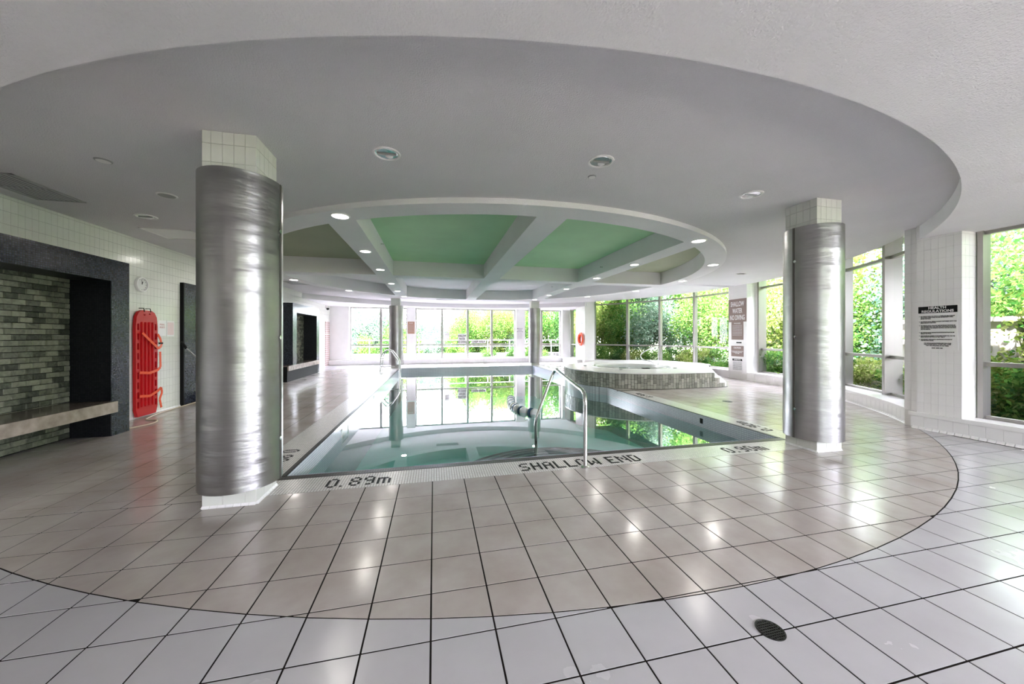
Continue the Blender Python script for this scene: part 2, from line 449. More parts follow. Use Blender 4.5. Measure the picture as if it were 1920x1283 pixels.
# ------------------------------------------------------------------ floor
floor = MB()
for (x0, x1, y0, y1) in ((-5.2, 10.9, -5.2, PY0), (-5.2, 10.9, PY1, 19.4), (-5.2, PX0, PY0, PY1), (PX1, 10.9, PY0, PY1)):
    floor.box(x0, x1, y0, y1, -0.15, -0.0022)
floor = ST(floor.build('floor', M['grout']))

XS = [-0.015 + 0.3045 * k for k in range(-17, 5)] + [1.458, 1.707, 1.955, 2.262]
while XS[-1] < 10.6: XS.append(XS[-1] + 0.3065)
YS = [3.487 - 0.3047 * k for k in range(28, -1, -1)] + [3.93]
y = 3.93
while y < PY1 - 0.2: y += 0.3045; YS.append(min(y, PY1))
YS[-1] = PY1; YS.append(16.64)
while YS[-1] < 19.2: YS.append(YS[-1] + 0.3045)
XS2 = [PX0 - 0.45 - 0.3045 * k for k in range(12, -1, -1)] + [PX0, PX1, PX1 + 0.42]
while XS2[-1] < 10.6: XS2.append(XS2[-1] + 0.3045)
DB = (PX0 - 0.45, PX1 + 0.42, 3.49, 16.64)     # mosaic band outer bounds

def clip(poly, nx, ny, d, keep_less):
    out = []
    for i in range(len(poly)):
        a, b = poly[i], poly[(i+1) % len(poly)]
        da = nx*a[0] + ny*a[1] - d; db = nx*b[0] + ny*b[1] - d
        if not keep_less: da, db = -da, -db
        if da <= 0: out.append(a)
        if da * db < 0:
            t = da / (da - db); out.append((a[0] + (b[0]-a[0])*t, a[1] + (b[1]-a[1])*t))
    return out
def area(p): return 0.5 * sum(p[i][0]*p[(i+1)%len(p)][1] - p[(i+1)%len(p)][0]*p[i][1] for i in range(len(p)))
pieces = []
def column_block(cx, cy, x, y): return abs(x - cx) < 0.12 and abs(y - cy) < 0.12
g = 0.0045
def add_tile(x0, x1, y0, y1):
    mx, my = (x0+x1)/2, (y0+y1)/2
    if x1 - x0 < 0.05 or y1 - y0 < 0.05: return
    if mx > 7.3 and my < 3.7: return
    dx, dy = mx - CX, my - CY; dist = sqrt(dx*dx + dy*dy)
    if mx > 7.2 and dist > 8.5: return
    if sqrt((mx-TUB[0])**2 + (my-TUB[1])**2) < TUB[2] - 0.3: return
    poly = [(x0+g, y0+g), (x1-g, y0+g), (x1-g, y1-g), (x0+g, y1-g)]
    nx, ny = dx/dist, dy/dist; c0 = nx*CX + ny*CY
    ds = [sqrt((p[0]-CX)**2 + (p[1]-CY)**2) - 8.29 for p in poly]
    if max(ds) < 0: pieces.append((poly, True, True))
    elif min(ds) > 0: pieces.append((poly, False, True))
    else:
        for kl, dd in ((True, 8.29 - 0.0045), (False, 8.29 + 0.0045)):
            q = clip(poly, nx, ny, c0 + dd, kl)
            if len(q) > 2 and abs(area(q)) > 0.0004: pieces.append((q, kl, False))
for i in range(len(XS) - 1):
    for j in range(len(YS) - 1):
        if YS[j+1] <= 3.49 and YS[j] > -2.2: add_tile(XS[i], XS[i+1], YS[j], YS[j+1])
        if YS[j] >= 16.6: add_tile(XS[i], XS[i+1], YS[j], YS[j+1])
for i in range(len(XS2) - 1):
    for j in range(len(YS) - 1):
        if YS[j] < 3.48 or YS[j+1] > 16.65: continue
        mx = (XS2[i] + XS2[i+1]) / 2
        if DB[0] < mx < DB[1]: continue
        y0, y1 = (3.49, 3.93) if abs(YS[j] - 3.487) < 0.02 else (YS[j], YS[j+1])
        if y1 - y0 > 0.4 and y0 < 3.6:
            add_tile(XS2[i], XS2[i+1], 3.49, 3.64); add_tile(XS2[i], XS2[i+1], 3.64, 3.93)
        else: add_tile(XS2[i], XS2[i+1], y0, y1)
def pix_area(p):
    q = [proj(a[0], a[1], 0) for a in p]
    if any(v is None for v in q): return 0
    if not any(-20 < v[0] < 1940 and v[1] < 1300 for v in q): return 0
    return abs(area([(v[0], v[1]) for v in q]))
order = sorted(range(len(pieces)), key=lambda k: -pix_area(pieces[k][0]))
single = set(order[:296])
rest = {True: MB(), False: MB()}
cache = {}
for k, (p, inner, full) in enumerate(pieces):
    if k in single:
        cx = sum(a[0] for a in p) / len(p); cy = sum(a[1] for a in p) / len(p)
        key = tuple((round(a[0]-cx, 3), round(a[1]-cy, 3)) for a in p) + (inner,)
        if key not in cache:
            m = MB(); m.prism([(a[0]-cx, a[1]-cy) for a in p], -0.0035, 0.0); cache[key] = m.mesh('floor_tile', M['ftile_in' if inner else 'ftile_out'])
        link('floor_tile', cache[key], floor, (cx, cy, 0))
    else: rest[inner].prism(p, -0.0035, 0.0, bottom=False)
stuff(rest[True].build('inner_floor_tiling', M['ftile_in'], floor))
stuff(rest[False].build('outer_floor_tiling', M['ftile_out'], floor))

# mosaic band around the pool with black lip
band = MB()
lip = 0.05
for (x0, x1, y0, y1) in ((DB[0], DB[1], DB[2], PY0 - 0.095), (DB[0], DB[1], PY1 + lip, DB[3]), (DB[0], PX0 - lip, PY0 - lip, PY1 + lip), (PX1 + lip, DB[1], PY0 - lip, PY1 + lip)):
    band.box(x0, x1, y0, y1, -0.008, 0.0)
band.build('mosaic_band', M['deck'], floor)
bl = MB()
for (x0, x1, y0, y1) in ((PX0 - lip, PX1 + lip, PY0 - 0.095, PY0 - 0.008), (PX0 - lip, PX1 + lip, PY1 + 0.008, PY1 + lip), (PX0 - lip, PX0 - 0.008, PY0, PY1), (PX1 + 0.008, PX1 + lip, PY0, PY1)):
    bl.box(x0, x1, y0, y1, -0.008, 0.003)
bl.build('black_edge_band', M['deckblack'], floor)

GL = {'0':['.##.','#..#','#..#','#..#','#..#','#..#','.##.'],'.':['..','..','..','..','..','..','#.'],'8':['.##.','#..#','#..#','.##.','#..#','#..#','.##.'],
 '9':['.##.','#..#','#..#','.###','...#','...#','.##.'],'m':['.....','.....','####.','#.#.#','#.#.#','#.#.#','#.#.#'],
 'S':['.###','#...','#...','.##.','...#','...#','###.'],'H':['#..#','#..#','#..#','####','#..#','#..#','#..#'],'A':['.##.','#..#','#..#','####','#..#','#..#','#..#'],
 'L':['#...','#...','#...','#...','#...','#...','####'],'O':['.##.','#..#','#..#','#..#','#..#','#..#','.##.'],'W':['#...#','#...#','#...#','#.#.#','#.#.#','##.##','#...#'],
 ' ':['..']*7,'E':['####','#...','#...','###.','#...','#...','####'],'N':['#...#','##..#','#.#.#','#.#.#','#..##','#...#','#...#'],'D':['###.','#..#','#..#','#..#','#..#','#..#','###.']}
def mosaic_text(s, loc, ex, ey, tw, th, name):
    m = MB(); x = 0; ex = Vector(ex); ey = Vector(ey); loc = Vector(loc)
    for ch in s:
        G = GL[ch]; w = len(G[0])
        for r in range(7):
            for c in range(w):
                if G[r][c] == '#':
                    o = loc + ex * ((x + c) * tw) + ey * ((6 - r) * th)
                    m.obox(o, ex, ey, (0,0,1), tw * 0.94, th * 0.94, 0.002)
        x += w + 1
    return m.build(name, M['black'], floor)
mosaic_text('0.89m', (-1.0, 3.545, 0), (1,0,0), (0,1,0), 0.0255, 0.029, 'depth_marking')
mosaic_text('SHALLOW END', (0.90, 3.545, 0), (1,0,0), (0,1,0), 0.0262, 0.029, 'depth_marking')
mosaic_text('0.90m', (3.50, 3.545, 0), (1,0,0), (0,1,0), 0.0255, 0.027, 'depth_marking')
mosaic_text('0.89m', (-1.82, 4.83, 0), (0,-1,0), (1,0,0), 0.0255, 0.029, 'depth_marking')
mosaic_text('0.90m', (4.98, 4.25, 0), (0,1,0), (-1,0,0), 0.0255, 0.025, 'depth_marking')
mosaic_text('0.90m', (4.98, 7.2, 0), (0,1,0), (-1,0,0), 0.0255, 0.025, 'depth_marking')

# ------------------------------------------------------------------ pool shell
pool = empty('swimming_pool', (CX, 10, 0)); T(pool, 'long rectangular indoor swimming pool with turquoise water and white mosaic walls', 'pool')
pw = MB(); e_ = 0.004
wx0, wx1, wy0, wy1 = PX0 + e_, PX1 - e_, PY0 + e_, PY1 - e_
pw.face([(wx0,wy0,0.0035),(wx1,wy0,0.0035),(wx1,wy0,-1.05),(wx0,wy0,-1.05)])
pw.face([(wx1,wy1,0.0035),(wx0,wy1,0.0035),(wx0,wy1,-1.5),(wx1,wy1,-1.5)])
pw.face([(wx0,wy1,0.0035),(wx0,wy0,0.0035),(wx0,wy0,-1.05),(wx0,wy1,-1.5)])
pw.face([(wx1,wy0,0.0035),(wx1,wy1,0.0035),(wx1,wy1,-1.5),(wx1,wy0,-1.05)])
for k in range(40):
    a0, a1 = radians(100 + 160 * k / 40), radians(100 + 160 * (k+1) / 40)
    p = lambda a, z: (TUB[0] + TUB[2]*cos(a), TUB[1] + TUB[2]*sin(a), z)
    pw.face([p(a0, 0.0), p(a1, 0.0), p(a1, -1.4), p(a0, -1.4)])
pw.build('pool_wall', M['poolwall'], pool)
pf = MB(); pf.box(PX0 - 0.1, PX1 + 0.1, PY0 - 0.1, PY1 + 0.1, -1.7, -1.6)
pf.face([(PX0,PY0,-1.0),(PX1,PY0,-1.0),(PX1,PY1,-1.45),(PX0,PY1,-1.45)]); pf.build('pool_floor', M['poolfloor'], pool)
wt = MB(); wt.face([(PX0,PY0,ZW),(PX1,PY0,ZW),(PX1,PY1,ZW),(PX0,PY1,ZW)]); wt.build('water_surface', M['water'], pool)
for r, z in ((1.62, -0.44), (1.39, -0.39), (1.16, -0.34), (0.92, -0.29)):
    s_ = MB(); n = 48; pts = [(1.62 + r*cos(pi*k/n), PY0 + r*sin(pi*k/n)) for k in range(n+1)]
    s_.prism(pts, -1.04, z); so = s_.build('entry_step', M['deck'], pool)
    e_ = MB()
    for k in range(n):
        a0, a1 = pi*k/n, pi*(k+1)/n
        q = lambda a, rr: (1.62 + rr*cos(a), PY0 + rr*sin(a))
        e_.prism([q(a0, r-0.045), q(a0, r+0.004), q(a1, r+0.004), q(a1, r-0.045)], z-0.03, z+0.004)
    e_.build('step_nosing', M['black'], so)
sk = MB(); sk.box(PX0 - 0.01, PX0 + 0.006, 6.08, 6.50, -0.255, -0.10)
fr = sk.build('skimmer_opening', mat('skimmer_green', (0.05, 0.10, 0.05), 0.3), pool)
rm = MB()
for b_ in ((6.05, 6.08, -0.28, -0.08), (6.50, 6.53, -0.28, -0.08), (6.05, 6.53, -0.10, -0.08)): rm.box(PX0, PX0 + 0.012, b_[0], b_[1], b_[2], b_[3])
rm.build('skimmer_frame', M['acrylic'], pool)
for yy in (9.1, 5.3):
    bx = MB(); bx.box(PX0 if yy > 8 else PX1 - 0.006, PX0 + 0.006 if yy > 8 else PX1, yy, yy + 0.07, -0.14, -0.05)
    bx.build('depth_plaque', M['black'], pool)

# ------------------------------------------------------------------ ceiling
def ring_strip(m, angs, r0, r1, z0, z1, flip=False, xmin=-5.04):
    for a, b in zip(angs[:-1], angs[1:]):
        p = [polar(a, r0, z0), polar(b, r0, z0), polar(b, r1, z1), polar(a, r1, z1)]
        p = [(max(q[0], xmin), q[1], q[2]) for q in p]
        m.face(p[::-1] if flip else p)
ce = MB()
x0r, x1r, y0r, y1r = -5.04, 7.75, -5.1, 19.2
def to_rect(a):
    dx, dy = cos(radians(a)), sin(radians(a)); t = 1e9
    if dx > 1e-6: t = min(t, (x1r - CX)/dx)
    if dx < -1e-6: t = min(t, (x0r - CX)/dx)
    if dy > 1e-6: t = min(t, (y1r - CY)/dy)
    if dy < -1e-6: t = min(t, (y0r - CY)/dy)
    return (CX + dx*t, CY + dy*t)
for (a0, a1) in ((-142.6, -46.2), (46.2, 142.6)):
    corner = [degrees(atan2(yy - CY, xx - CX)) for xx in (x0r, x1r) for yy in (y0r, y1r)]
    A = sorted(arc(a0, a1, 110) + [c for c in corner if a0 < c < a1])
    for a, b in zip(A[:-1], A[1:]):
        p = polar(a, RB, ZL); q = polar(b, RB, ZL); r = to_rect(b); s_ = to_rect(a)
        ce.face([p, q, (*r, ZL), (*s_, ZL)])
        ce.face([polar(a, RB, ZL), polar(a, RB, ZH), polar(b, RB, ZH), polar(b, RB, ZL)], True)
low = ST(ce.build('ceiling', M['ceil']))
dc = MB()
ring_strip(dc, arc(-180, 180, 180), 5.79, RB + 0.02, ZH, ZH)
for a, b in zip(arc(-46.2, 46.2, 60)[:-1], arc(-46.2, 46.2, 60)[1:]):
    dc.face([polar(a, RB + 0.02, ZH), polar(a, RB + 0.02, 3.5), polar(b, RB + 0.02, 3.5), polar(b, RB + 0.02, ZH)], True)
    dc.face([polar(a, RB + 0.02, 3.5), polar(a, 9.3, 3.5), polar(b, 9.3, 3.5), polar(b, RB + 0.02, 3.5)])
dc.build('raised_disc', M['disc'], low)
rg = MB()
A = arc(-180, 180, 144)
for a, b in zip(A[:-1], A[1:]):
    rg.face([polar(a, 5.79, ZH), polar(a, 5.79, ZR), polar(b, 5.79, ZR), polar(b, 5.79, ZH)], True)
    rg.face([polar(a, 5.79, ZR), polar(a, 5.40, ZR), polar(b, 5.40, ZR), polar(b, 5.79, ZR)])
    rg.face([polar(a, 5.40, ZR), polar(a, 5.40, ZG), polar(b, 5.40, ZG), polar(b, 5.40, ZR)], True)
rg.build('dropped_ring', M['ceil'], low)
def disc_clip(x0, x1, y0, y1, R_=5.45):
    p = [polar(a, R_) for a in arc(-180, 177.5, 143)]
    for nx, ny, d, kl in ((1, 0, x1, True), (1, 0, x0, False), (0, 1, y1, True), (0, 1, y0, False)): p = clip(p, nx, ny, d, kl)
    return p
M['olive'] = mat('olive_coffer', (0.42, 0.44, 0.32), 0.85, var=0.05, vscale=1.0, bump=0.3, bscale=70, spec=0.2)  # front side coffers, more olive than the centre ones
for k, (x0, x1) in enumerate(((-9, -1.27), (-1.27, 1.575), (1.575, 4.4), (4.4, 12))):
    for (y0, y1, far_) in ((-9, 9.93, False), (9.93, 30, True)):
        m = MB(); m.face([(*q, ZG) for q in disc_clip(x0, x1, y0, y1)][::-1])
        m.build('coffer_panel', M['ceil'] if far_ else (M['olive'] if k in (0, 3) else M['green']), low)  # far row white, front outer panels olive, front inner panels green
for (bx0, bx1) in ((-1.48, -1.06), (1.36, 1.79), (4.19, 4.62)):
    dm = max(abs(bx0 - CX), abs(bx1 - CX)); ln = sqrt(5.44**2 - dm*dm)
    b_ = MB(); l0 = sqrt(5.42**2 - (bx0-CX)**2); l1 = sqrt(5.42**2 - (bx1-CX)**2)
    b_.prism([(bx0, CY - l0), (bx1, CY - l1), (bx1, CY + l1), (bx0, CY + l0)], ZR + 0.0005, ZG)
    b_.build('coffer_beam', M['ceil'], low)
xs_ = [-3.84, -1.48, -1.06, 1.36, 1.79, 4.19, 4.62, 6.98]
for i in (0, 2, 4, 6):
    b_ = MB(); b_.box(xs_[i], xs_[i+1], 9.72, 10.14, ZR + 0.0007, ZG); b_.build('coffer_beam', M['ceil'], low)
rf = MB(); rf.box(-5.4, 10.95, -5.4, 19.6, 3.62, 3.8)
ST(rf.build('roof_slab', M['roof']))

# ------------------------------------------------------------------ walls
def tiled(mb, o, u, v, nrm, w, h, tw, th, gap=0.003, depth=0.008, holes=(), collect=None, u0=0.0, v0=0.0):
    """tiles proud of a plane; o corner, u/v in-plane, nrm outward"""
    o, u, v, nrm = Vector(o), Vector(u), Vector(v), Vector(nrm)
    a = -u0
    while a < w - 1e-4:
        b = -v0
        while b < h - 1e-4:
            a0, a1 = max(a, 0) + gap/2, min(a + tw, w) - gap/2; b0, b1 = max(b, 0) + gap/2, min(b + th, h) - gap/2
            ok = a1 - a0 > 0.008 and b1 - b0 > 0.008
            if ok:
                for (h0, h1, g0, g1) in holes:
                    if a0 < h1 and a1 > h0 and b0 < g1 and b1 > g0: 
                        if a0 >= h0 - 0.5*tw and a1 <= h1 + 0.5*tw and (b0 >= g0 - 0.5*th) and (b1 <= g1 + 0.5*th): ok = False; break
            if ok:
                p = [o + u*a0 + v*b0, o + u*a1 + v*b0, o + u*a1 + v*b1, o + u*a0 + v*b1]
                if collect is not None: collect.append((p, nrm * depth))
                else:
                    q = [x + nrm * depth for x in p]; mb.face(q)
                    for k in range(4): j = (k+1) % 4; mb.face([p[k], p[j], q[j], q[k]])
            b += th
        a += tw

def place_tiles(coll, parent, m, limit, name='wall_tile', rest_name='wall_tiling', minpx=9.0):
    def px(t):
        q = [proj(*(x)) for x in t[0]]
        if any(a is None for a in q): return 0
        if not any(-5 < a[0] < 1925 and -5 < a[1] < 1290 for a in q): return 0
        xs = [a[0] for a in q]; ys = [a[1] for a in q]
        return 0 if max(max(xs)-min(xs), max(ys)-min(ys)) < minpx else (max(xs)-min(xs)) * (max(ys)-min(ys))
    sc = sorted([(px(t), i) for i, t in enumerate(coll)], reverse=True)
    sel = set(i for s_, i in sc[:limit] if s_ > 0)
    r = MB(); cache = {}; cnt = 0
    for i, (p, d) in enumerate(coll):
        q = [x + d for x in p]
        if i in sel:
            c = sum(p, Vector()) / 4
            key = tuple(round(t, 3) for x in p + q for t in (x - c))
            if key not in cache:
                m_ = MB(); pp = [x - c for x in p]; qq = [x - c for x in q]; m_.face(qq)
                for k in range(4): j = (k+1) % 4; m_.face([pp[k], pp[j], qq[j], qq[k]])
                cache[key] = m_.mesh(name, m)
            o = bpy.data.objects.new(name, cache[key]); COL.objects.link(o); o.parent = parent; o.location = c - parent.location
        else:
            r.face(q)
            for k in range(4): j = (k+1) % 4; r.face([p[k], p[j], q[j], q[k]])
    if r.f: stuff(r.build(rest_name, m, parent))

# left wall
wl = MB(); wl.box(-5.25, -5.008, -5.2, 19.4, 0, 3.6); wall_l = ST(wl.build('wall_left', M['wgrout']))
col = []
tiled(None, (-5.008, 3.0, 0.0), (0,1,0), (0,0,1), (1,0,0), 16.0, 3.1, 0.0765, 0.153, holes=((0.69, 3.35, 0, 2.5), (9.55, 12.21, 0, 2.5)), collect=col)
place_tiles(col, wall_l, M['wtile'], 300)
lw = MB(); lw.box(-5.008, -5.0, -5.1, 3.0, 0, 3.1); lw.build('near_tiling', M['wtile'], wall_l)
# back wall (far end): piers, sill curb, header
def pier(x0, x1, y0, y1, z0, z1, parent, m=M['wtile_cool']):
    b_ = MB(); b_.box(x0, x1, y0, y1, z0, z1); return b_.build('pier', m, parent)
wb = MB(); wb.box(-5.25, 7.75, 18.95, 19.25, 0, 0.2); wb.box(-5.25, 7.75, 18.95, 19.25, 2.885, 3.6)
wall_b = ST(wb.build('wall_back', M['white']))
for (x0, x1, y0) in ((-5.0, -4.12, 18.7), (-1.36, -0.94, 18.7), (4.42, 4.92, 18.7), (7.1, 7.75, 18.7)):
    pier(x0, x1, y0, 19.25, 0.0, 2.895, wall_b)
# rear wall behind the camera and right walls
wr = MB(); wr.box(-5.25, 7.9, -5.4, -5.1, 0, 0.25); wr.box(-5.25, 7.9, -5.4, -5.1, 2.885, 3.6); wr.box(-5.25, 0.6, -5.4, -5.1, 0.25, 2.885); wr.box(7.2, 7.9, -5.4, -5.1, 0.25, 2.885); ST(wr.build('wall_rear', M['white']))
wrt = MB(); wrt.box(7.55, 7.8, -5.2, 3.42, 2.89, 3.6); wrt.box(7.55, 7.8, -5.2, 3.42, -0.1, 0.2); wrt.box(7.45, 7.75, 16.4, 19.3, 2.89, 3.6); wrt.box(7.45, 7.75, 16.4, 19.3, 0, 0.2)
wrt.box(7.2, 7.75, -5.2, -4.9, 0, 3.0)
wall_r = ST(wrt.build('wall_right', M['white']))
hd = MB()
for a, b in zip(arc(-46, 46, 50)[:-1], arc(-46, 46, 50)[1:]):
    hd.prism([polar(a, 8.72), polar(a, 9.0), polar(b, 9.0), polar(b, 8.72)], 3.46, 3.62)
hd.build('curved_header', M['white'], wall_r)

# piers on the right, tiled
def pillar(name, x0, x1, y0, y1, zt, faces, limit, zb=0.25):
    c_ = MB(); c_.box(x0 + 0.008, x1, y0 + 0.008, y1, 0.0, zt)
    p = c_.build(name, M['wgrout_pale']); ST(p)
    col = []
    if 'w' in faces: tiled(None, (x0 + 0.008, y1, zb), (0,-1,0), (0,0,1), (-1,0,0), y1 - y0, zt - zb, 0.0785, 0.1535, gap=0.002, depth=0.006, collect=col)
    if 's' in faces: tiled(None, (x0, y0 + 0.008, zb), (1,0,0), (0,0,1), (0,-1,0), x1 - x0, zt - zb, 0.0785, 0.1535, gap=0.002, depth=0.006, collect=col)
    if 'n' in faces: tiled(None, (x1, y1, zb), (-1,0,0), (0,0,1), (0,1,0), x1 - x0, zt - zb, 0.0785, 0.1535, gap=0.002, depth=0.006, collect=col)
    place_tiles(col, p, M['wtile_cool'], limit)
    return p
pl1 = pillar('tiled_pillar', 7.23, 7.62, 3.41, 3.88, 3.15, 'ws', 270)
pl1b = pillar('tiled_pillar', 7.33, 7.75, 3.89, 4.08, 3.3, 'w', 0)
pl2 = pillar('tiled_pillar', 9.80, 10.22, 9.30, 10.02, 3.5, 'ws', 0)
pl3 = pillar('tiled_pillar', 7.23, 7.75, 15.96, 17.10, 3.3, 'ws', 0)

# curb / window ledge
def curb_run(name, pts_in, pts_out, parent, zt=0.25, lipz=0.055):
    m = MB()
    for (a, b, c, d) in zip(pts_in[:-1], pts_in[1:], pts_out[1:], pts_out[:-1]):
        m.face([(*a, 0), (*b, 0), (*b, zt), (*a, zt)]); m.face([(*a, zt), (*b, zt), (*c, zt), (*d, zt)])
    return m
cm = MB()
AA = arc(-45.2, 46.5, 90)
inn = [polar(a, 8.27) for a in AA]; out = [polar(a, 8.95) for a in AA]
cm_ = curb_run('c', inn, out, None); curb = ST(cm_.build('window_ledge', M['wgrout_pale']))
col = []
da = degrees(0.1515 / 8.27)
a = -45.2
while a < 46.3:
    p0, p1 = Vector(polar(a + 0.012, 8.27, 0.035)), Vector(polar(a + da - 0.012, 8.27, 0.035)); up = Vector((0,0,0.155))
    n_ = -Vector((cos(radians(a + da/2)), sin(radians(a + da/2)), 0)) * 0.006
    col.append(([p1, p0, p0 + up, p1 + up], n_)); a += da
tiled(None, (7.236, 3.95, 0.035), (0,-1,0), (0,0,1), (-1,0,0), 8.9, 0.155, 0.1515, 0.155, gap=0.003, depth=0.006, collect=col)
place_tiles(col, curb, M['wtile_cool'], 120, 'ledge_tile', 'ledge_tiling')
cap = MB()
for a, b in zip(AA[:-1], AA[1:]): cap.prism([polar(a, 8.25), polar(a, 8.95), polar(b, 8.95), polar(b, 8.25)], 0.195, 0.252)
cap.box(7.215, 7.62, -5.0, 3.97, 0.195, 0.252)
cap.box(-5.0, 7.5, 18.42, 19.1, 0.19, 0.245)
cap.box(6.95, 7.6, 16.3, 18.5, 0.19, 0.245)
cap.build('ledge_cap', M['wtile_cool'], curb)
st_ = MB(); st_.box(7.236, 7.6, -5.0, 3.95, 0, 0.2); st_.box(-5.0, 7.5, 18.44, 19.1, 0, 0.2); st_.box(6.97, 7.6, 16.3, 18.5, 0, 0.2)
st_.build('ledge_base', M['wgrout_pale'], curb)
bt = MB()
tiled(bt, (-5.0, 18.44, 0.03), (1,0,0), (0,0,1), (0,-1,0), 12.2, 0.16, 0.1515, 0.16, gap=0.003, depth=0.006)
bt.build('far_ledge_tiling', M['wtile_cool'], curb)['kind'] = 'stuff'
# little rounded cove tiles along the foot
cv = MB()
a = -45.2
def cove(m, p0, p1, nrm, k_=1.0):
    p0, p1, nrm = Vector(p0), Vector(p1), Vector(nrm)
    prof = [(0.0, 0.036), (0.007, 0.033), (0.011, 0.018), (0.020, 0.006), (0.032, 0.001)]; prof = [(a_*k_, b_*k_) for a_, b_ in prof]
    L0 = [p0 + nrm*d + Vector((0,0,h)) for d, h in prof]; L1 = [p1 + nrm*d + Vector((0,0,h)) for d, h in prof]
    for k in range(len(prof) - 1): m.face([L0[k], L0[k+1], L1[k+1], L1[k]], True)
    m.face(L0[::-1] + [p0]); m.face(L1 + [p1])
while a < 46.3:
    n_ = -Vector((cos(radians(a + da/4)), sin(radians(a + da/4)), 0))
    cove(cv, polar(a + 0.02, 8.27, 0), polar(a + da/2 - 0.02, 8.27, 0), n_); a += da/2
yy = 3.93
while yy > -1: cove(cv, (7.232, yy - 0.003, 0), (7.232, yy - 0.072, 0), (-1,0,0)); yy -= 0.0757
stuff(cv.build('cove_tiles', M['wtile_cool'], curb))
bs = MB(); yy = 3.0
while yy < 18.9:
    if not (3.69 - 0.08 < yy < 6.35 or 12.5 < yy < 15.21): cove(bs, (-5.0, yy, 0), (-5.0, yy + 0.073, 0), (1,0,0))
    yy += 0.0765
bo = bs.build('baseboard_left', M['wtile_cool']); ST(bo)

# ------------------------------------------------------------------ windows
wn = [0]
def window_bay(p0, p1, z0, z1, transoms, mull_depth=0.14, ends=(True, True), face_in=1):
    """one flat bay between plan points; frame, transoms and panes as parts"""
    wn[0] += 1
    p0, p1 = Vector((*p0, 0)), Vector((*p1, 0)); u = (p1 - p0).normalized(); L_ = (p1 - p0).length; n_ = Vector((u.y, -u.x, 0))
    w = empty('window_%d' % wn[0], (p0 + p1) / 2 + Vector((0,0,z0))); ST(w)
    f = MB(); Z = Vector((0,0,1)); t = 0.055; d = mull_depth
    for k, s_ in enumerate((0, L_ - t)):
        if ends[k]: f.obox(p0 + u*s_ + n_*(-d/2) + Z*z0, u, n_, Z, t, d, z1 - z0)
    f.obox(p0 + n_*(-0.04) + Z*z0, u, n_, Z, L_, 0.08, 0.05)
    f.obox(p0 + n_*(-0.04) + Z*(z1 - 0.05), u, n_, Z, L_, 0.08, 0.05)
    f.build('window_frame', M['frame'], w)
    lv = [z0 + 0.05] + list(transoms) + [z1 - 0.05]
    for z in transoms:
        b_ = MB(); b_.obox(p0 + n_*(-0.05) + Z*(z - 0.03), u, n_, Z, L_, 0.10, 0.06); b_.build('transom', M['frame'], w)
    for a, b in zip(lv[:-1], lv[1:]):
        g_ = MB(); q = [p0 + Z*a, p1 + Z*a, p1 + Z*b, p0 + Z*b]; g_.face(q); g_.build('glass_pane', M['glass'], w)
    return w
RG = 8.74
ang = [44.6, 33.6, 23.4, 13.1, 1.5]
for a, b in zip(ang[:-1], ang[1:]): window_bay(polar(a, RG), polar(b, RG), 0.245, 3.5, (1.0, 2.97))
ang = [-4.6, -13.2, -23.8, -33.4, -43.2]
for a, b in zip(ang[:-1], ang[1:]): window_bay(polar(a, RG), polar(b, RG), 0.245, 3.5, (1.0, 2.97), mull_depth=0.26)
for (y0, y1) in ((3.40, 1.9), (1.9, 0.4), (0.4, -1.1), (-1.1, -2.6), (-2.6, -4.9)): window_bay((7.60, y0), (7.60, y1), 0.245, 2.895, (1.02,), mull_depth=0.16)
for (x0, x1) in ((-4.12, -2.66), (-2.66, -1.36), (-0.94, 0.42), (0.42, 1.78), (1.78, 3.10), (3.10, 4.42), (4.92, 5.95), (5.95, 7.1)):
    window_bay((x0, 19.0), (x1, 19.0), 0.24, 2.885, (0.97,), mull_depth=0.09)
for k in range(4): window_bay((7.2 - 1.65*k, -5.25), (5.55 - 1.65*k, -5.25), 0.245, 2.89, (1.0,), mull_depth=0.14)  # rear windows, unseen; suggested by a column reflection, added for daylight inside
window_bay((7.52, 18.35), (7.52, 17.12), 0.24, 2.895, (0.97,), mull_depth=0.2)

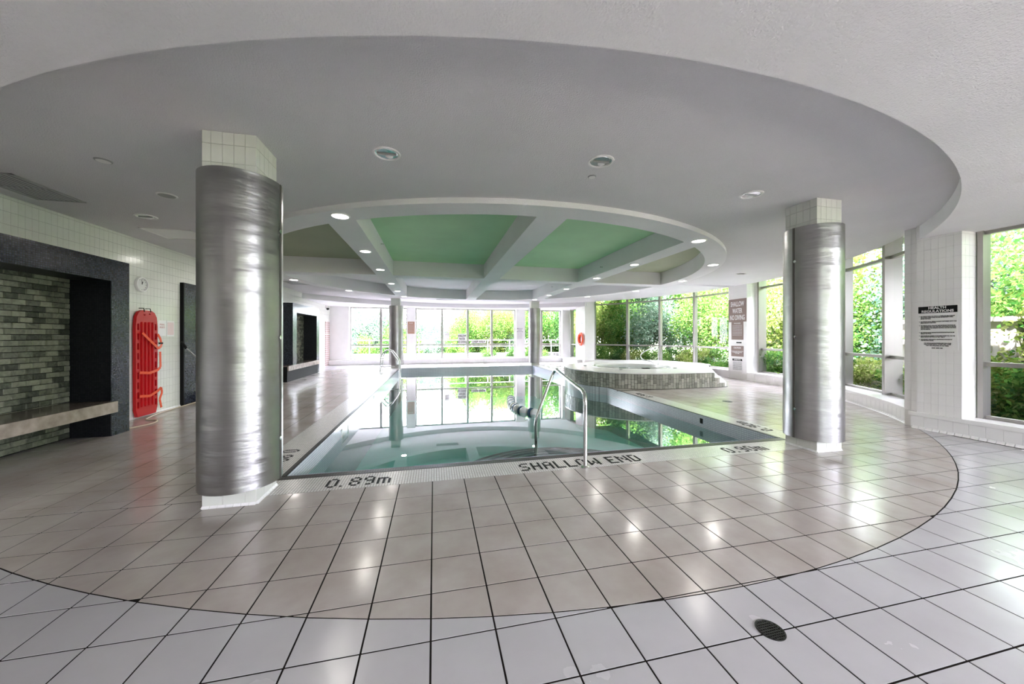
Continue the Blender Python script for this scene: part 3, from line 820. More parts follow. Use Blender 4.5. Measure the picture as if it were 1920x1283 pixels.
# ------------------------------------------------------------------ steel-clad columns
def column(cx, cy, label, near):
    c = empty('clad_column', (cx, cy, 0)); T(c, label, 'column', 'steel clad columns around the pool')
    h = 0.195; zt = ZH if near else ZH
    k = MB(); k.box(cx-h+0.006, cx+h-0.006, cy-h+0.006, cy+h-0.006, 0, zt); k.build('core', M['wgrout'], c)
    col = []
    for (z0, hh, v0) in ((2.74, zt - 2.74, 0.05), (0.0, 0.15, 0.0)):
        for (o, u, n_) in (((cx-h, cy-h+0.006, z0), (1,0,0), (0,-1,0)), ((cx+h-0.006, cy-h, z0), (0,1,0), (1,0,0)), ((cx-h+0.006, cy+h, z0), (0,-1,0), (-1,0,0)), ((cx+h, cy+h-0.006, z0), (-1,0,0), (0,1,0))):
            tiled(None, o, u, (0,0,1), n_, 2*h, hh, 0.0825 if z0 > 1 else 0.165, 0.153, gap=0.003, depth=0.006, collect=col, u0=0.02, v0=v0)
    place_tiles(col, c, M['wtile'], 90 if near else 0, 'neck_tile', 'neck_tiling')
    b_ = MB()
    for (a, b, n_) in (((cx-h-.0, cy-h), (1,0), (0,-1,0)), ((cx+h, cy-h), (0,1), (1,0,0)), ((cx-h, cy+h), (0,-1), (-1,0,0))):
        q = 0.0
        while q < 2*h - 0.02:
            e = min(q + 0.055, 2*h); cove(b_, (a[0] + b[0]*(q+.001), a[1] + b[1]*(q+.001), 0), (a[0] + b[0]*(e-.001), a[1] + b[1]*(e-.001), 0), n_, 0.55); q += 0.0565
    b_.build('cove_base', M['wtile_cool'], c)
    # two half shells leaving a seam on the sides facing along x
    for s_ in (-1, 1):
        m = MB(); n = 40; r0, r1 = 0.297, 0.303; z0, z1 = 0.135, 2.775
        aa = [radians((180 if s_ < 0 else 0) + 1.2 + 177.6 * i / n) for i in range(n + 1)]
        for a, b in zip(aa[:-1], aa[1:]):
            P_ = lambda t, r, z: (cx + r*cos(t), cy + r*sin(t), z)
            m.face([P_(a, r1, z0), P_(b, r1, z0), P_(b, r1, z1), P_(a, r1, z1)], True)
            m.face([P_(b, r0, z0), P_(a, r0, z0), P_(a, r0, z1), P_(b, r0, z1)], True)
            m.face([P_(a, r0, z1), P_(a, r1, z1), P_(b, r1, z1), P_(b, r0, z1)])
            m.face([P_(a, r1, z0), P_(a, r0, z0), P_(b, r0, z0), P_(b, r1, z0)])
        for t in (aa[0], aa[-1]): m.face([P_(t, r0, z0), P_(t, r1, z0), P_(t, r1, z1), P_(t, r0, z1)])
        m.build('steel_shell', M['steel'], c)
    sm = MB()
    for s_ in (-1, 1):
        x = cx + s_ * 0.3
        sm.box(x - 0.008, x + 0.008, cy - 0.012, cy + 0.012, 0.135, 2.775)
    sm.build('seam_strip', M['stonedark'], c)
    rb = MB()
    for s_ in (-1, 1):
        for z in (2.35, 1.4, 0.5): rb.lathe([(0.0, -0.006), (0.018, -0.004), (0.018, 0.004), (0.0, 0.006)], (cx + s_*0.309, cy - 0.02, z), 12, 'x')
    rb.build('seam_clip', M['chrome'], c)
    # top plate closing the shell
    return c
column(-1.655, 3.53, 'brushed steel clad column standing between the red rescue board and the near pool corner', True)
column(4.735, 3.53, 'brushed steel clad column standing at the near pool corner closest to the health regulations sign', True)
column(-1.66, 16.42, 'brushed steel clad column at the far pool corner beside the pool ladder', False)
column(4.78, 16.42, 'brushed steel clad column at the far pool corner nearest the orange lifebuoy', False)

# ------------------------------------------------------------------ alcoves on the left wall
def alcove(y0, y1, label, near):
    c = empty('tiled_alcove', (-4.9, (y0+y1)/2, 0)); T(c, label, 'alcove', 'dark tiled alcoves along the left wall')
    X = -4.45; o0, o1 = y0 + 0.33, y1 - 0.30
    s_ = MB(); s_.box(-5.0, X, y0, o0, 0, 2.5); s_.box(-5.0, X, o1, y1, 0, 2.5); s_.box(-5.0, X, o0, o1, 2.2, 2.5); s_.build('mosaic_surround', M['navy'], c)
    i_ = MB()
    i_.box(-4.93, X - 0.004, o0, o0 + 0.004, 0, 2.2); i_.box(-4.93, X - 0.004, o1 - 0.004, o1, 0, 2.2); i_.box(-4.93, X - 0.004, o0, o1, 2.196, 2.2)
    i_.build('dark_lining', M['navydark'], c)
    bk = MB(); bk.box(-4.999, -4.925, o0, o1, 0, 2.2); bk.build('mortar_bed', M['black'], c)
    rest = MB(); n = 0; cand = []
    row = 0; z = 0.012
    while z < 2.19:
        yy = o1 - 0.006 - (0.075 if row % 2 else 0.0)
        first = True
        if row % 2: cand.append((o1 - 0.078, o1 - 0.006, z))
        while yy > o0 + 0.01:
            cand.append((max(yy - 0.146, o0 + 0.005), yy, z)); yy -= 0.153
        z += 0.0712; row += 1
    cand = [q for q in cand if q[1] - q[0] > 0.02]
    meshes = {}
    for (ya, yb, z) in cand:
        d = round(random.uniform(0, 0.007), 3); w = round(yb - ya, 3)
        vis = near and ya > 4.55
        if vis:
            key = (w, round(d / 0.002))
            if key not in meshes:
                m = MB(); hw = w/2; dd = key[1]*0.002
                fr_ = [(0.012+dd + random.uniform(-.002,.002), s1*(hw-0.006), s2*0.0305) for s1, s2 in ((-1,-1),(1,-1),(1,1),(-1,1))]
                bkk = [(0, s1*hw, s2*0.033) for s1, s2 in ((-1,-1),(1,-1),(1,1),(-1,1))]
                m.face(fr_)
                for k in range(4): j = (k+1) % 4; m.face([bkk[k], bkk[j], fr_[j], fr_[k]])
                meshes[key] = m.mesh('stone', M['slate'])
            o = bpy.data.objects.new('stone', meshes[key]); COL.objects.link(o); o.parent = c; o.location = Vector((-4.925, (ya+yb)/2, z + 0.033)) - c.location
        else: rest.box(-4.925, -4.912 + d, ya, yb, z, z + 0.066)
    if rest.f: stuff(rest.build('stone_cladding', M['slate'], c))
    return c
alcove(3.69, 6.35, 'dark mosaic framed alcove with slate brick back nearest the red rescue board', True)
alcove(12.55, 15.21, 'pale lit mosaic framed alcove far along the left wall beyond the near steel column', False)
def bench(y0, y1, label):
    c = empty('stone_bench', (-4.6, (y0+y1)/2, 0.35)); T(c, label, 'bench', 'stone benches in the alcoves')
    m = MB(); m.box(-4.90, -4.362, y0, y1, 0.472, 0.50); m.build('seat_slab', M['marble_dark_reflect'], c)
    m = MB(); m.box(-4.385, -4.35, y0, y1 - 0.02, 0.345, 0.497); m.build('front_edge', M['marble'], c)
    m = MB(); m.box(-4.90, -4.40, y0 + 0.02, y1 - 0.02, 0.36 if y0 < 6 else 0.0, 0.47); m.build('support_frame', M['black'], c)
    m = MB(); m.box(-4.385, -4.35, y1 - 0.018, y1, 0.345, 0.497); m.build('end_trim', M['marble'], c)
bench(4.05, 6.02, 'beige marble edged bench inside the slate brick alcove near the rescue board')
bench(11.95, 14.89, 'pinkish marble edged bench inside the far pale mosaic alcove')
# dark shallow mosaic panel between the alcoves
c = empty('mosaic_panel', (-4.97, 9.4, 0)); T(c, 'navy mosaic wall panel with black edge, partly hidden by the left near column', 'wall panel')
m = MB(); m.box(-5.0, -4.94, 8.36, 11.0, 0, 2.5); m.build('mosaic_face', M['navy'], c)
m = MB(); m.box(-5.0, -4.938, 8.33, 8.36, 0, 2.5); m.build('edge_trim', M['black'], c)

# pink tile panels at the far end of the left wall
for (z0, z1, lb) in ((0.0, 1.49, 'tall pinkish tile panel at the far end of the left wall, standing on the floor'), (1.54, 2.12, 'short pinkish tile panel at the far end of the left wall, above the tall one')):
    m = MB(); m.box(-5.0, -4.975, 17.95, 18.62, z0, z1); T(m.build('tile_panel', M['pink']), lb, 'wall panel')

# ------------------------------------------------------------------ ceiling fixtures
def downlight(x, y, z, label, lit, r=0.125, tilt=None):
    c = empty('recessed_downlight', (x, y, z)); T(c, label, 'ceiling light', 'lit recessed downlights' if lit else 'unlit recessed downlights')
    m = MB(); n = 28
    m.lathe([(r*0.80, -0.001), (r*0.84, -0.012), (r*0.97, -0.011), (r, -0.001)], (x, y, z), n, cap=False); m.build('trim_ring', M['paper'], c)
    m = MB()
    if lit:
        m.lathe([(r*0.81, -0.004), (r*0.5, -0.009), (0.001, -0.011)], (x, y, z), n, cap=False); m.build('lens', M['lamp'], c)
        ld = bpy.data.lights.new('lamp_light', 'AREA'); ld.shape = 'DISK'; ld.size = r*1.5; ld.energy = LAMP_W; ld.color = (1.0, 0.95, 0.88)
        lo = bpy.data.objects.new('lamp_light', ld); COL.objects.link(lo); lo.parent = c; lo.location = (0, 0, -0.03)
    else:
        m.lathe([(r*0.81, -0.003), (r*0.72, -0.002), (r*0.70, -0.006), (0.001, -0.0062)], (x, y, z), n, cap=False); m.build('reflector', M['chrome'], c)
        m = MB(); m.box(x - r*0.66, x + r*0.66, y - 0.007, y + 0.007, z - 0.016, z - 0.006); m.build('cross_blade', M['grille'], c)
        m = MB(); m.lathe([(0.02, -0.02), (0.035, -0.012), (0.035, -0.006)], (x + 0.02, y + 0.03, z), 14); m.build('lamp_socket', M['paper'], c)
    return c
where = {-60: 'on the dropped ring at the near end of the right beam', -35: 'on the dropped ring, next one right of the right beam',
 -11: 'on the dropped ring above the near side of the whirlpool', 13: 'on the dropped ring above the middle of the whirlpool', 36: 'on the dropped ring above the far side of the whirlpool', 60.5: 'on the dropped ring by the far right column',
 119.5: 'on the dropped ring by the far left column', 143.5: 'on the dropped ring above the far alcove', 168: 'on the dropped ring just past the left near column', -168: 'on the dropped ring hidden by the left near column',
 -144: 'on the dropped ring on the side toward the left wall', -120: 'on the dropped ring at the near end of the left beam'}
for a, w_ in where.items():
    downlight(*polar(a, 5.6), ZR, 'lit round recessed downlight ' + w_, True)
for i, yy in enumerate((7.08, 8.95, 11.22, 13.06)):
    od = ('first', 'second', 'third', 'fourth')[i]
    downlight(-1.27, yy, ZR, 'lit recessed downlight in the left ceiling beam, %s from the camera' % od, True, 0.11)
    downlight(4.405, yy, ZR, 'lit recessed downlight in the right ceiling beam, %s from the camera' % od, True, 0.11)
dn = {-108: 'unlit chrome recessed downlight in the grey ceiling right of the left near column', -90: 'unlit chrome recessed downlight in the grey ceiling above the pool grab rail',
      -72: 'unlit chrome recessed downlight in the grey ceiling just left of the right near column', -144: 'unlit chrome recessed downlight in the ceiling over the slate alcove',
      -18: 'unlit recessed downlight in the outer ceiling near the pillar with brown signs'}
for a, l_ in dn.items():
    downlight(*polar(a + (1.0 if a == -108 else 0), 6.83), ZH, l_, False)
for nl, (x, y) in enumerate(((-2.5, 0.3), (0.4, 0.5), (3.4, 0.4), (6.2, 0.8), (-2.2, -2.8), (1.2, -2.8), (4.6, -2.8))):
    downlight(x, y - 0.9, ZL, 'lit recessed downlight in the low ceiling behind the camera, %s of seven' % ('first', 'second', 'third', 'fourth', 'fifth', 'sixth', 'seventh')[nl], True)
for (x, y, r, lb, nm) in ((1.63, 3.42, 0.045, 'small white round ceiling cover beside the downlight above the grab rail', 'ceiling_cover'), (-3.10, 4.13, 0.065, 'white round flat ceiling cover nearest the camera on the left', 'ceiling_cover'), (-3.12, 4.98, 0.10, 'round white ceiling speaker left of the near column', 'ceiling_speaker')):
    c = empty(nm, (x, y, ZH)); T(c, lb, 'ceiling cover' if 'cover' in nm else 'speaker')
    m = MB(); m.lathe([(r*0.8, -0.010), (r*0.93, -0.008), (r, -0.0005)], (x, y, ZH), 24, cap=False); m.build('rim', M['grille'] if r < 0.08 else M['paper'], c)
    m = MB(); m.lathe([(r*0.8, -0.010), (0.001, -0.011)], (x, y, ZH), 24, cap=False); m.build('disc', M['paper'] if r < 0.08 else M['grille'], c)
def vent(x0, x1, y0, y1, label, grill=True):
    c = empty('ceiling_vent' if grill else 'access_panel', ((x0+x1)/2, (y0+y1)/2, ZH)); T(c, label, 'vent' if grill else 'panel')
    m = MB(); t = 0.025; z0, z1 = ZH - 0.012, ZH - 0.0005
    for b_ in ((x0, x1, y0, y0+t), (x0, x1, y1-t, y1), (x0, x0+t, y0, y1), (x1-t, x1, y0, y1)): m.box(*b_, z0, z1)
    if grill: m.box(x0, x1, (y0+y1)/2 - 0.012, (y0+y1)/2 + 0.012, z0, z1)
    m.build('vent_frame', M['grille'] if grill else M['paper'], c)
    m = MB(); m.box(x0+t, x1-t, y0+t, y1-t, ZH - 0.004, ZH - 0.001); m.build('backing', mat('vent_back', (0.22,0.22,0.22), 0.7) if grill else M['paper'], c)
    if grill:
        k = x0 + t + 0.02
        while k < x1 - t: m = MB(); m.obox((k, y0+t, ZH-0.012), (0.6,0,0.8), (0,1,0), (-0.8,0,0.6), 0.012, y1-y0-2*t, 0.002); m.build('slat', M['grille'], c); k += 0.05
vent(-4.76, -4.27, 4.66, 5.46, 'grey rectangular return air grille in the ceiling over the slate alcove')
vent(-4.47, -3.78, 6.53, 7.15, 'white flat access panel in the ceiling above the wall clock', False)
vent(-4.5, -3.9, 11.9, 12.6, 'pale square air grille in the far left ceiling above the far alcove')
vent(0.1, 1.1, 16.05, 16.35, 'slim slot air grille in the ceiling over the far pool end')
# sprinklers and camera
for (x, y, z, nrm) in ((-1.06, 7.55, 3.30, 1), (4.19, 8.2, 3.18, -1), (4.19, 12.0, 3.2, -1)):
    c = empty('sprinkler_head', (x, y, z)); T(c, 'small wall sprinkler on the %s' % {(1): 'left beam side facing the green coffer', (-1): 'right beam side %s the cross beam' % ('before' if y < 9 else 'beyond')}[nrm], 'sprinkler')
    m = MB(); m.lathe([(0.02, 0), (0.02, 0.006*nrm), (0.007, 0.01*nrm), (0.007, 0.045*nrm)], (x, y, z), 12, 'x'); m.build('sprinkler_body', M['chrome'], c)
    m = MB(); m.box(x + 0.045*nrm - 0.002, x + 0.045*nrm + 0.002, y - 0.018, y + 0.018, z - 0.018, z + 0.018); m.build('deflector', M['grille'], c)
c = empty('security_camera', (-4.97, 18.0, 2.7)); T(c, 'small dark dome security camera high on the far left wall', 'camera')
m = MB(); m.box(-5.0, -4.93, 17.94, 18.06, 2.74, 2.86); m.build('mount', M['paper'], c)
m = MB(); m.lathe([(0.06, 0.07), (0.06, 0.03), (0.045, -0.01), (0.001, -0.03)], (-4.90, 18.0, 2.68), 16, cap=False); m.build('dome', M['black'], c)

# ------------------------------------------------------------------ grab rail, ladder
def flange(m, x, y, z=0.0, r=0.05): m.lathe([(r, 0.0), (r, 0.008), (r*0.72, 0.018), (r*0.5, 0.022)], (x, y, z), 20)
c = empty('grab_rail', (1.59, 3.50, 0)); T(c, 'curved stainless steel grab rail at the shallow end steps', 'handrail')
m = MB(); m.tube(smooth_path([(1.59, 3.50, 0.0), (1.60, 3.52, 0.80), (1.76, 4.95, 0.93), (1.45, 4.92, 0.18), (1.50, 5.05, -0.42)], 0.13, 8), 0.0215, 14); m.build('rail_tube', M['chrome'], c)
m = MB(); flange(m, 1.59, 3.50); m.build('flange', M['chrome'], c)
c = empty('pool_ladder', (-1.7, 14.5, 0)); T(c, 'stainless steel pool ladder with two arched rails at the far left pool edge', 'pool ladder')
for yy in (14.25, 14.85):
    m = MB(); m.tube(smooth_path([(-2.02, yy, 0), (-2.0, yy, 0.66), (-1.80, yy, 0.90), (-1.62, yy, 0.83), (-1.33, yy, 0.40), (-1.33, yy, -0.95), (-1.43, yy, -1.0)], 0.14, 7), 0.020, 10); m.build('ladder_rail', M['chrome'], c)
    m = MB(); flange(m, -2.02, yy); m.build('flange', M['chrome'], c)
for z in (-0.32, -0.62, -0.9):
    m = MB(); m.box(-1.40, -1.31, 14.25, 14.85, z, z + 0.025); m.build('rung', M['chrome'], c)
m = MB(); m.tube([(-2.01, 14.25, 0.22), (-2.01, 14.85, 0.22)], 0.012, 8); m.build('cross_bar', M['chrome'], c)
m = MB(); m.tube([(-2.01, 14.25, 0.24), (-1.33, 14.25, 0.24)], 0.014, 8); m.build('brace', M['chrome'], c)

# ------------------------------------------------------------------ whirlpool platform
tx, ty, tr = TUB
tub = empty('whirlpool_platform', (tx, ty, 0)); T(tub, 'raised round whirlpool platform clad in small grey stone blocks with side steps', 'hot tub')
out = [(7.56, 8.21), ]
front = [(7.56, 8.22), (9.0, 10.05), (9.5, 10.5), (9.58, 11.0), (9.3, 12.1), (8.8, 12.95), (7.6, 13.15), (6.5, 12.9), (5.7, 12.45)]
arcp = [(tx + tr*cos(radians(a)), ty + tr*sin(radians(a))) for a in arc(118, 270, 40)]
out = arcp + front[:1] + front[1:]
def centroid(p): return sum(a[0] for a in p)/len(p), sum(a[1] for a in p)/len(p)
m = MB()
for a, b in zip(out, out[1:] + out[:1]):
    m.face([(*a, 0), (*b, 0), (*b, 0.41), (*a, 0.41)])
m.build('platform_core', M['black'], tub)
BC, BR = (6.28, 10.35), 1.18
hole = [(BC[0] + BR*cos(radians(a)), BC[1] + BR*sin(radians(a))) for a in arc(0, 352.5, 47)]
lipo = []
cxx, cyy = 6.8, 10.5
for p in out:
    d = sqrt((p[0]-cxx)**2 + (p[1]-cyy)**2); lipo.append((p[0] + (p[0]-cxx)/d*0.018, p[1] + (p[1]-cyy)/d*0.018))
filled(lipo, [hole], 0.028, M['wtile_cool'], 'platform_top', tub, Matrix.Translation((0, 0, 0.416)))
# stone cladding, staggered upright blocks of uneven height
def wall_samples(path, step):
    pts = []; acc = 0
    for a, b in zip(path[:-1], path[1:]):
        a, b = Vector((*a, 0)), Vector((*b, 0)); L_ = (b-a).length; u = (b-a)/L_; t = 0 if not pts else step - acc
        if not pts: pts.append((a, u)); t = step
        while t <= L_ + 1e-9: pts.append((a + u*t, u)); t += step
        acc = L_ - (t - step)
    return pts
path = arcp[6:] + [(7.56, 8.215), (7.77, 8.215), (7.98, 8.215)]
ws = wall_samples(path, 0.082)
cnt = 0; rows = (0.006, 0.404)
for i, (p, u) in enumerate(ws[:-1]):
    if p.x > 7.92: top = 0.0
    if p.x > 7.74: top = 0.13
    elif p.x > 7.53: top = 0.268
    else: top = 0.40
    n_ = Vector((u.y, -u.x, 0))
    z = 0.008; zs = []
    h = random.choice((0.075, 0.15, 0.11))
    while z < top - 0.01:
        if top - z < h + 0.05: h = top - z
        zs.append((z, z + h)); z += h; h = random.choice((0.15, 0.15, 0.09, 0.12))
    for (z0, z1) in zs:
        m = MB(); d = random.uniform(0.010, 0.018)
        m.obox((0, 0, 0), u, n_, (0,0,1), 0.073, d, z1 - z0 - 0.008)
        o = m.build('stone', M['tubstone'], None); o.parent = tub; o.location = p + Vector((0,0,z0)) - tub.location
for (x0, x1, zt) in ((7.57, 7.77, 0.27), (7.77, 7.975, 0.13)):
    m = MB(); m.prism([(x0 - 0.02, 8.22), (x1, 8.22), (x1 + 1.1, 8.22 + 1.42), (x0 + 1.1, 8.22 + 1.42)], 0, zt); m.build('side_step', M['wtile_cool'], tub)
m = MB()
m.box(4.6, 7.98, 8.19, 8.215, 0.0, 0.008); m.build('black_foot_joint', M['black'], tub)
# acrylic basin
m = MB(); b0 = (BC[0], BC[1], 0)
m.lathe([(BR + 0.03, 0.430), (BR + 0.03, 0.445), (BR - 0.02, 0.452), (BR - 0.06, 0.43), (BR - 0.10, 0.20), (BR - 0.42, 0.17), (BR - 0.46, -0.25), (0.01, -0.28)], b0, 48, cap=False)
m.build('basin', M['acrylic'], tub)
m = MB(); m.face([(BC[0] + (BR-0.07)*cos(radians(a)), BC[1] + (BR-0.07)*sin(radians(a)), 0.37) for a in arc(0, 352.5, 47)]); m.build('tub_water', M['tubwater'], tub)
for a, w_ in ((200, 0.5), (250, 0.42), (300, 0.46)):
    m = MB(); ca, sa = cos(radians(a)), sin(radians(a)); q = Vector((BC[0] + ca*0.93, BC[1] + sa*0.93, 0.40))
    m.obox(q - Vector((-sa, ca, 0))*w_/2 - Vector((ca, sa, 0))*0.1, (-sa, ca, 0), (ca, sa, 0), (0,0,1), w_, 0.26, 0.05); m.build('headrest', M['acrylic'], tub)
m = MB(); m.box(6.05, 6.25, 9.22, 9.34, 0.446, 0.47); m.build('skimmer_lid', M['black'], tub)
for (x, y) in ((5.35, 9.3), (7.2, 9.35), (4.9, 10.8)):
    m = MB(); m.lathe([(0.05, 0.0), (0.05, 0.02), (0.02, 0.03)], (x, y, 0.431), 14); m.build('valve_cap', M['grille'], tub)
c = empty('tub_handrail', (7.6, 10.9, 0.43)); T(c, 'looped white handrail standing on the whirlpool platform', 'handrail')
m = MB(); dirv = Vector((0.80, -0.32, 0)).normalized()
base = Vector((7.60, 10.73, 0.43))
def tp(s_, z): return base + dirv * s_ + Vector((0,0,z))
loop = [tp(0, 0), tp(0, 0.50), tp(-0.06, 0.59), tp(-0.17, 0.61), tp(-0.52, 0.42), tp(-0.60, 0.30), tp(-0.56, 0.19), tp(-0.45, 0.145), tp(-0.22, 0.12), tp(-0.12, 0.0)]
m.tube(smooth_path(loop, 0.07, 5), 0.020, 12); m.build('rail_tube', mat('pale_steel', (0.80, 0.80, 0.78), 0.18, metal=0.6), c)
m = MB(); flange(m, base.x, base.y, 0.43, 0.04); q = tp(-0.12, 0); flange(m, q.x, q.y, 0.43, 0.04); m.build('flange', M['chrome'], c)

# ------------------------------------------------------------------ floating lane buoys
pts = [(2.06, 7.02), (1.88, 7.24), (1.80, 7.52), (1.78, 7.80), (1.80, 8.08), (1.84, 8.36), (1.90, 8.64)]
c = empty('float_line', (1.9, 7.5, ZW)); T(c, 'string of white and navy floats lying on the water beyond the grab rail', 'float line')
m = MB(); m.tube([(x, y, ZW + 0.01) for x, y in pts], 0.006, 6); m.build('rope', M['paper'], c)
for i, (x, y) in enumerate(pts):
    j = min(i, len(pts) - 2); d = Vector((pts[j+1][0] - pts[j][0], pts[j+1][1] - pts[j][1], 0)).normalized()
    m = MB(); m.lathe([(0.012, -0.085), (0.05, -0.06), (0.068, -0.02), (0.068, 0.02), (0.05, 0.06), (0.012, 0.085)], (0,0,0), 18, 'x')
    o = m.build('float', M['floatwhite'], None); o.parent = c; o.location = Vector((x, y, ZW + 0.012)) - c.location; o.rotation_euler = (0, 0, atan2(d.y, d.x)); o.scale = (1.3, 1.45, 1.45)
    m = MB(); m.lathe([(0.045, 0.066), (0.070, 0.07), (0.070, 0.10), (0.045, 0.104)], (0,0,0), 18, 'x')
    k = m.build('float_band', M['floatblue'], None); k.parent = o

# ------------------------------------------------------------------ rescue board, clock, notices, pole, cords
bx = -4.95
c = empty('rescue_board', (bx, 7.40, 0.03)); T(c, 'red plastic spinal rescue board with orange straps hanging on the left wall', 'rescue board')
outer = [(-0.20, 0.0), (0.20, 0.0), (0.235, 0.12), (0.24, 1.55), (0.22, 1.72), (0.17, 1.80), (0.10, 1.835), (-0.10, 1.835), (-0.17, 1.80), (-0.22, 1.72), (-0.24, 1.55), (-0.235, 0.12)]
holes = []
for s_ in (-1, 1):
    for k in range(9): holes.append(capsule(s_ * 0.193, 0.20 + k * 0.168, 0.036, 0.118)[::-1])
holes.append(capsule(0.0, 1.765, 0.16, 0.045)[::-1])
mw = on(AX_EAST, (bx, 7.40, 0.03))
filled(outer, holes, 0.045, M['red'], 'board_body', c, mw)
for x in (-0.12, -0.04, 0.04, 0.12):
    m = MB(); m.tube([Vector((bx + 0.026, 7.40 + x, 0.16 + 0.03)), Vector((bx + 0.026, 7.40 + x, 1.66))], 0.016, 8); m.build('rib', M['red'], c)
m = MB(); m.box(bx + 0.015, bx + 0.03, 7.38 - 0.13, 7.42 + 0.11, 0.35, 0.37); m.build('foot_groove', M['red'], c)
def strap(p, w=0.045, name='strap'):
    m = MB()
    for a, b in zip(p[:-1], p[1:]):
        a, b = Vector(a), Vector(b); d = (b-a).normalized(); sd = d.cross(Vector((1,0,0))).normalized() * w/2; th = Vector((0.004,0,0))
        m.face([a-sd+th, b-sd+th, b+sd+th, a+sd+th]); m.face([a+sd, b+sd, b-sd, a-sd])
        m.face([a-sd, b-sd, b-sd+th, a-sd+th]); m.face([a+sd+th, b+sd+th, b+sd, a+sd])
    m.build(name, M['orange'], c)
X = bx + 0.048
strap([(X, 7.26, 1.47), (X+.01, 7.38, 1.36), (X+.02, 7.50, 1.26), (X+.01, 7.60, 1.19), (X, 7.69, 1.24), (X-.01, 7.68, 1.36), (X-.02, 7.63, 1.45)])
strap([(X, 7.20, 0.79), (X+.01, 7.40, 0.765), (X, 7.60, 0.80), (X, 7.665, 0.85), (X-.01, 7.67, 1.13)])
strap([(X, 7.20, 0.385), (X+.01, 7.40, 0.36), (X, 7.60, 0.42), (X, 7.68, 0.47), (X, 7.70, 0.38), (X-.01, 7.66, 0.26), (X-.01, 7.70, 0.10)])
m = MB(); m.box(X, X + 0.02, 7.62, 7.70, 1.27, 1.30); m.build('buckle', M['black'], c)
m = MB()
for yy in (7.33, 7.47): m.tube([(-5.0, yy, 1.90), (-4.93, yy, 1.90), (-4.92, yy, 1.84)], 0.007, 8)
m.build('wall_hook', M['black'], c)

c = empty('wall_clock', (-4.97, 7.35, 2.315)); T(c, 'round white wall clock above the red rescue board', 'clock')
m = MB(); m.lathe([(0.125, 0.0), (0.13, 0.02), (0.125, 0.045), (0.108, 0.05), (0.102, 0.03)], (-5.0, 7.35, 2.315), 36, 'x', cap=False); m.build('clock_case', M['paper'], c)
m = MB(); m.lathe([(0.104, 0.028), (0.001, 0.0285)], (-5.0, 7.35, 2.315), 36, 'x', cap=False); m.build('dial', M['clockface'], c)
m = MB()
for k in range(12):
    a = 2*pi*k/12; m.box(-4.971, -4.969, 7.35 + 0.09*sin(a) - 0.003, 7.35 + 0.09*sin(a) + 0.003, 2.315 + 0.09*cos(a) - 0.006, 2.315 + 0.09*cos(a) + 0.006)
m.build('hour_marks', M['black'], c)
for (ln, a, w_, nm) in ((0.055, 20, 0.005, 'hour_hand'), (0.08, -4, 0.003, 'minute_hand')):
    m = MB(); d = Vector((0, sin(radians(a)), cos(radians(a)))); s_ = Vector((0, cos(radians(a)), -sin(radians(a))))
    m.obox(Vector((-4.969, 7.35, 2.315)) - s_*w_, s_, d, (1,0,0), 2*w_, ln, 0.002); m.build(nm, M['black'], c)

def notice(name, label, ax, loc, w, h, m_, cat='sign', lines=(), th=0.008, group=None):
    """lines: (text, size, x, y, material, align, width, bold)"""
    c = empty(name, loc); T(c, label, cat, group)
    mw = on(ax, loc)
    m = MB(); m.box(-w/2, w/2, -h/2, h/2, 0, th); me = m.mesh('panel', m_); me.transform(mw); link('panel', me, c)
    for (t, sz, x, y, mm, al, wd, bd) in lines:
        text_obj(t, sz, mm, 'lettering', c, mw @ Matrix.Translation((x, y, th + 0.0015)), al, wd, bd)
    return c, mw
K, P_ = M['black'], M['paper']
notice('notice', 'left laminated paper notice on the left wall beside the rescue board', AX_EAST, (-5.0, 7.855, 1.565), 0.20, 0.29, M['paper'], 'notice', [('POOL\nRULES', 0.05, 0, 0.04, mat('faded_red', (0.65, 0.35, 0.33), 0.6), 'CENTER', 0.9, 0)], 0.004)
notice('notice', 'right laminated paper notice on the left wall with a faint pink figure', AX_EAST, (-5.0, 8.07, 1.56), 0.20, 0.30, M['paper'], 'notice', [], 0.004)
m = MB(); m.box(-4.9955, -4.994, 7.99, 8.15, 1.44, 1.68); o = m.build('pink_print', mat('faded_pink', (0.78, 0.62, 0.62), 0.5)); o.parent = bpy.data.objects['notice.001']; o.matrix_parent_inverse = Matrix.Translation((-5.0, 8.07, 1.56)).inverted()

# health regulations board on the near pillar
hr = [('HEALTH\nREGULATIONS', 0.050, 0, 0.272, P_, 'CENTER', 1.02, 0.0012)]
body = ['1.  NO PERSON INFECTED WITH A COMMUNICABLE DISEASE\n     OR HAVING OPEN SORES ON HIS OR HER BODY SHALL\n     ENTER THE POOL.',
 '2.  NO PERSON SHALL BRING A GLASS CONTAINER ONTO THE\n     DECK OR INTO THE POOL.',
 '3.  NO PERSON SHALL POLLUTE THE WATER IN THE POOL IN\n     ANY MANNER AND THAT SPITTING, SPOUTING OF WATER\n     AND BLOWING THE NOSE IN THE POOL OR ON THE DECK\n     ARE PROHIBITED.',
 '4.  NO PERSON SHALL ENGAGE IN BOISTEROUS PLAY IN OR\n     ABOUT THE POOL.',
 '5.  THE MAXIMUM NUMBER OF BATHERS PERMITTED ON THE\n     DECK AND IN THE POOL AT ANY TIME IS  .  .  .  .  .',
 '6.  THE NEAREST EMERGENCY TELEPHONE LOCATED AT\n     THE HALLWAY DOOR.']
yc = [0.155, 0.085, 0.008, -0.077, -0.128, -0.180]
for t, y_ in zip(body, yc): hr.append((t, 0.0185, -0.196, y_, K, 'LEFT', 0.74, 0.0004))
hr.append(('THE ABOVE REGULATIONS ARE FOR YOUR\nHEALTH AND SAFETY. PLEASE OBEY THEM\nAND THE LIFEGUARD AT ALL TIMES.', 0.0185, 0, -0.245, K, 'CENTER', 0.8, 0.0004))
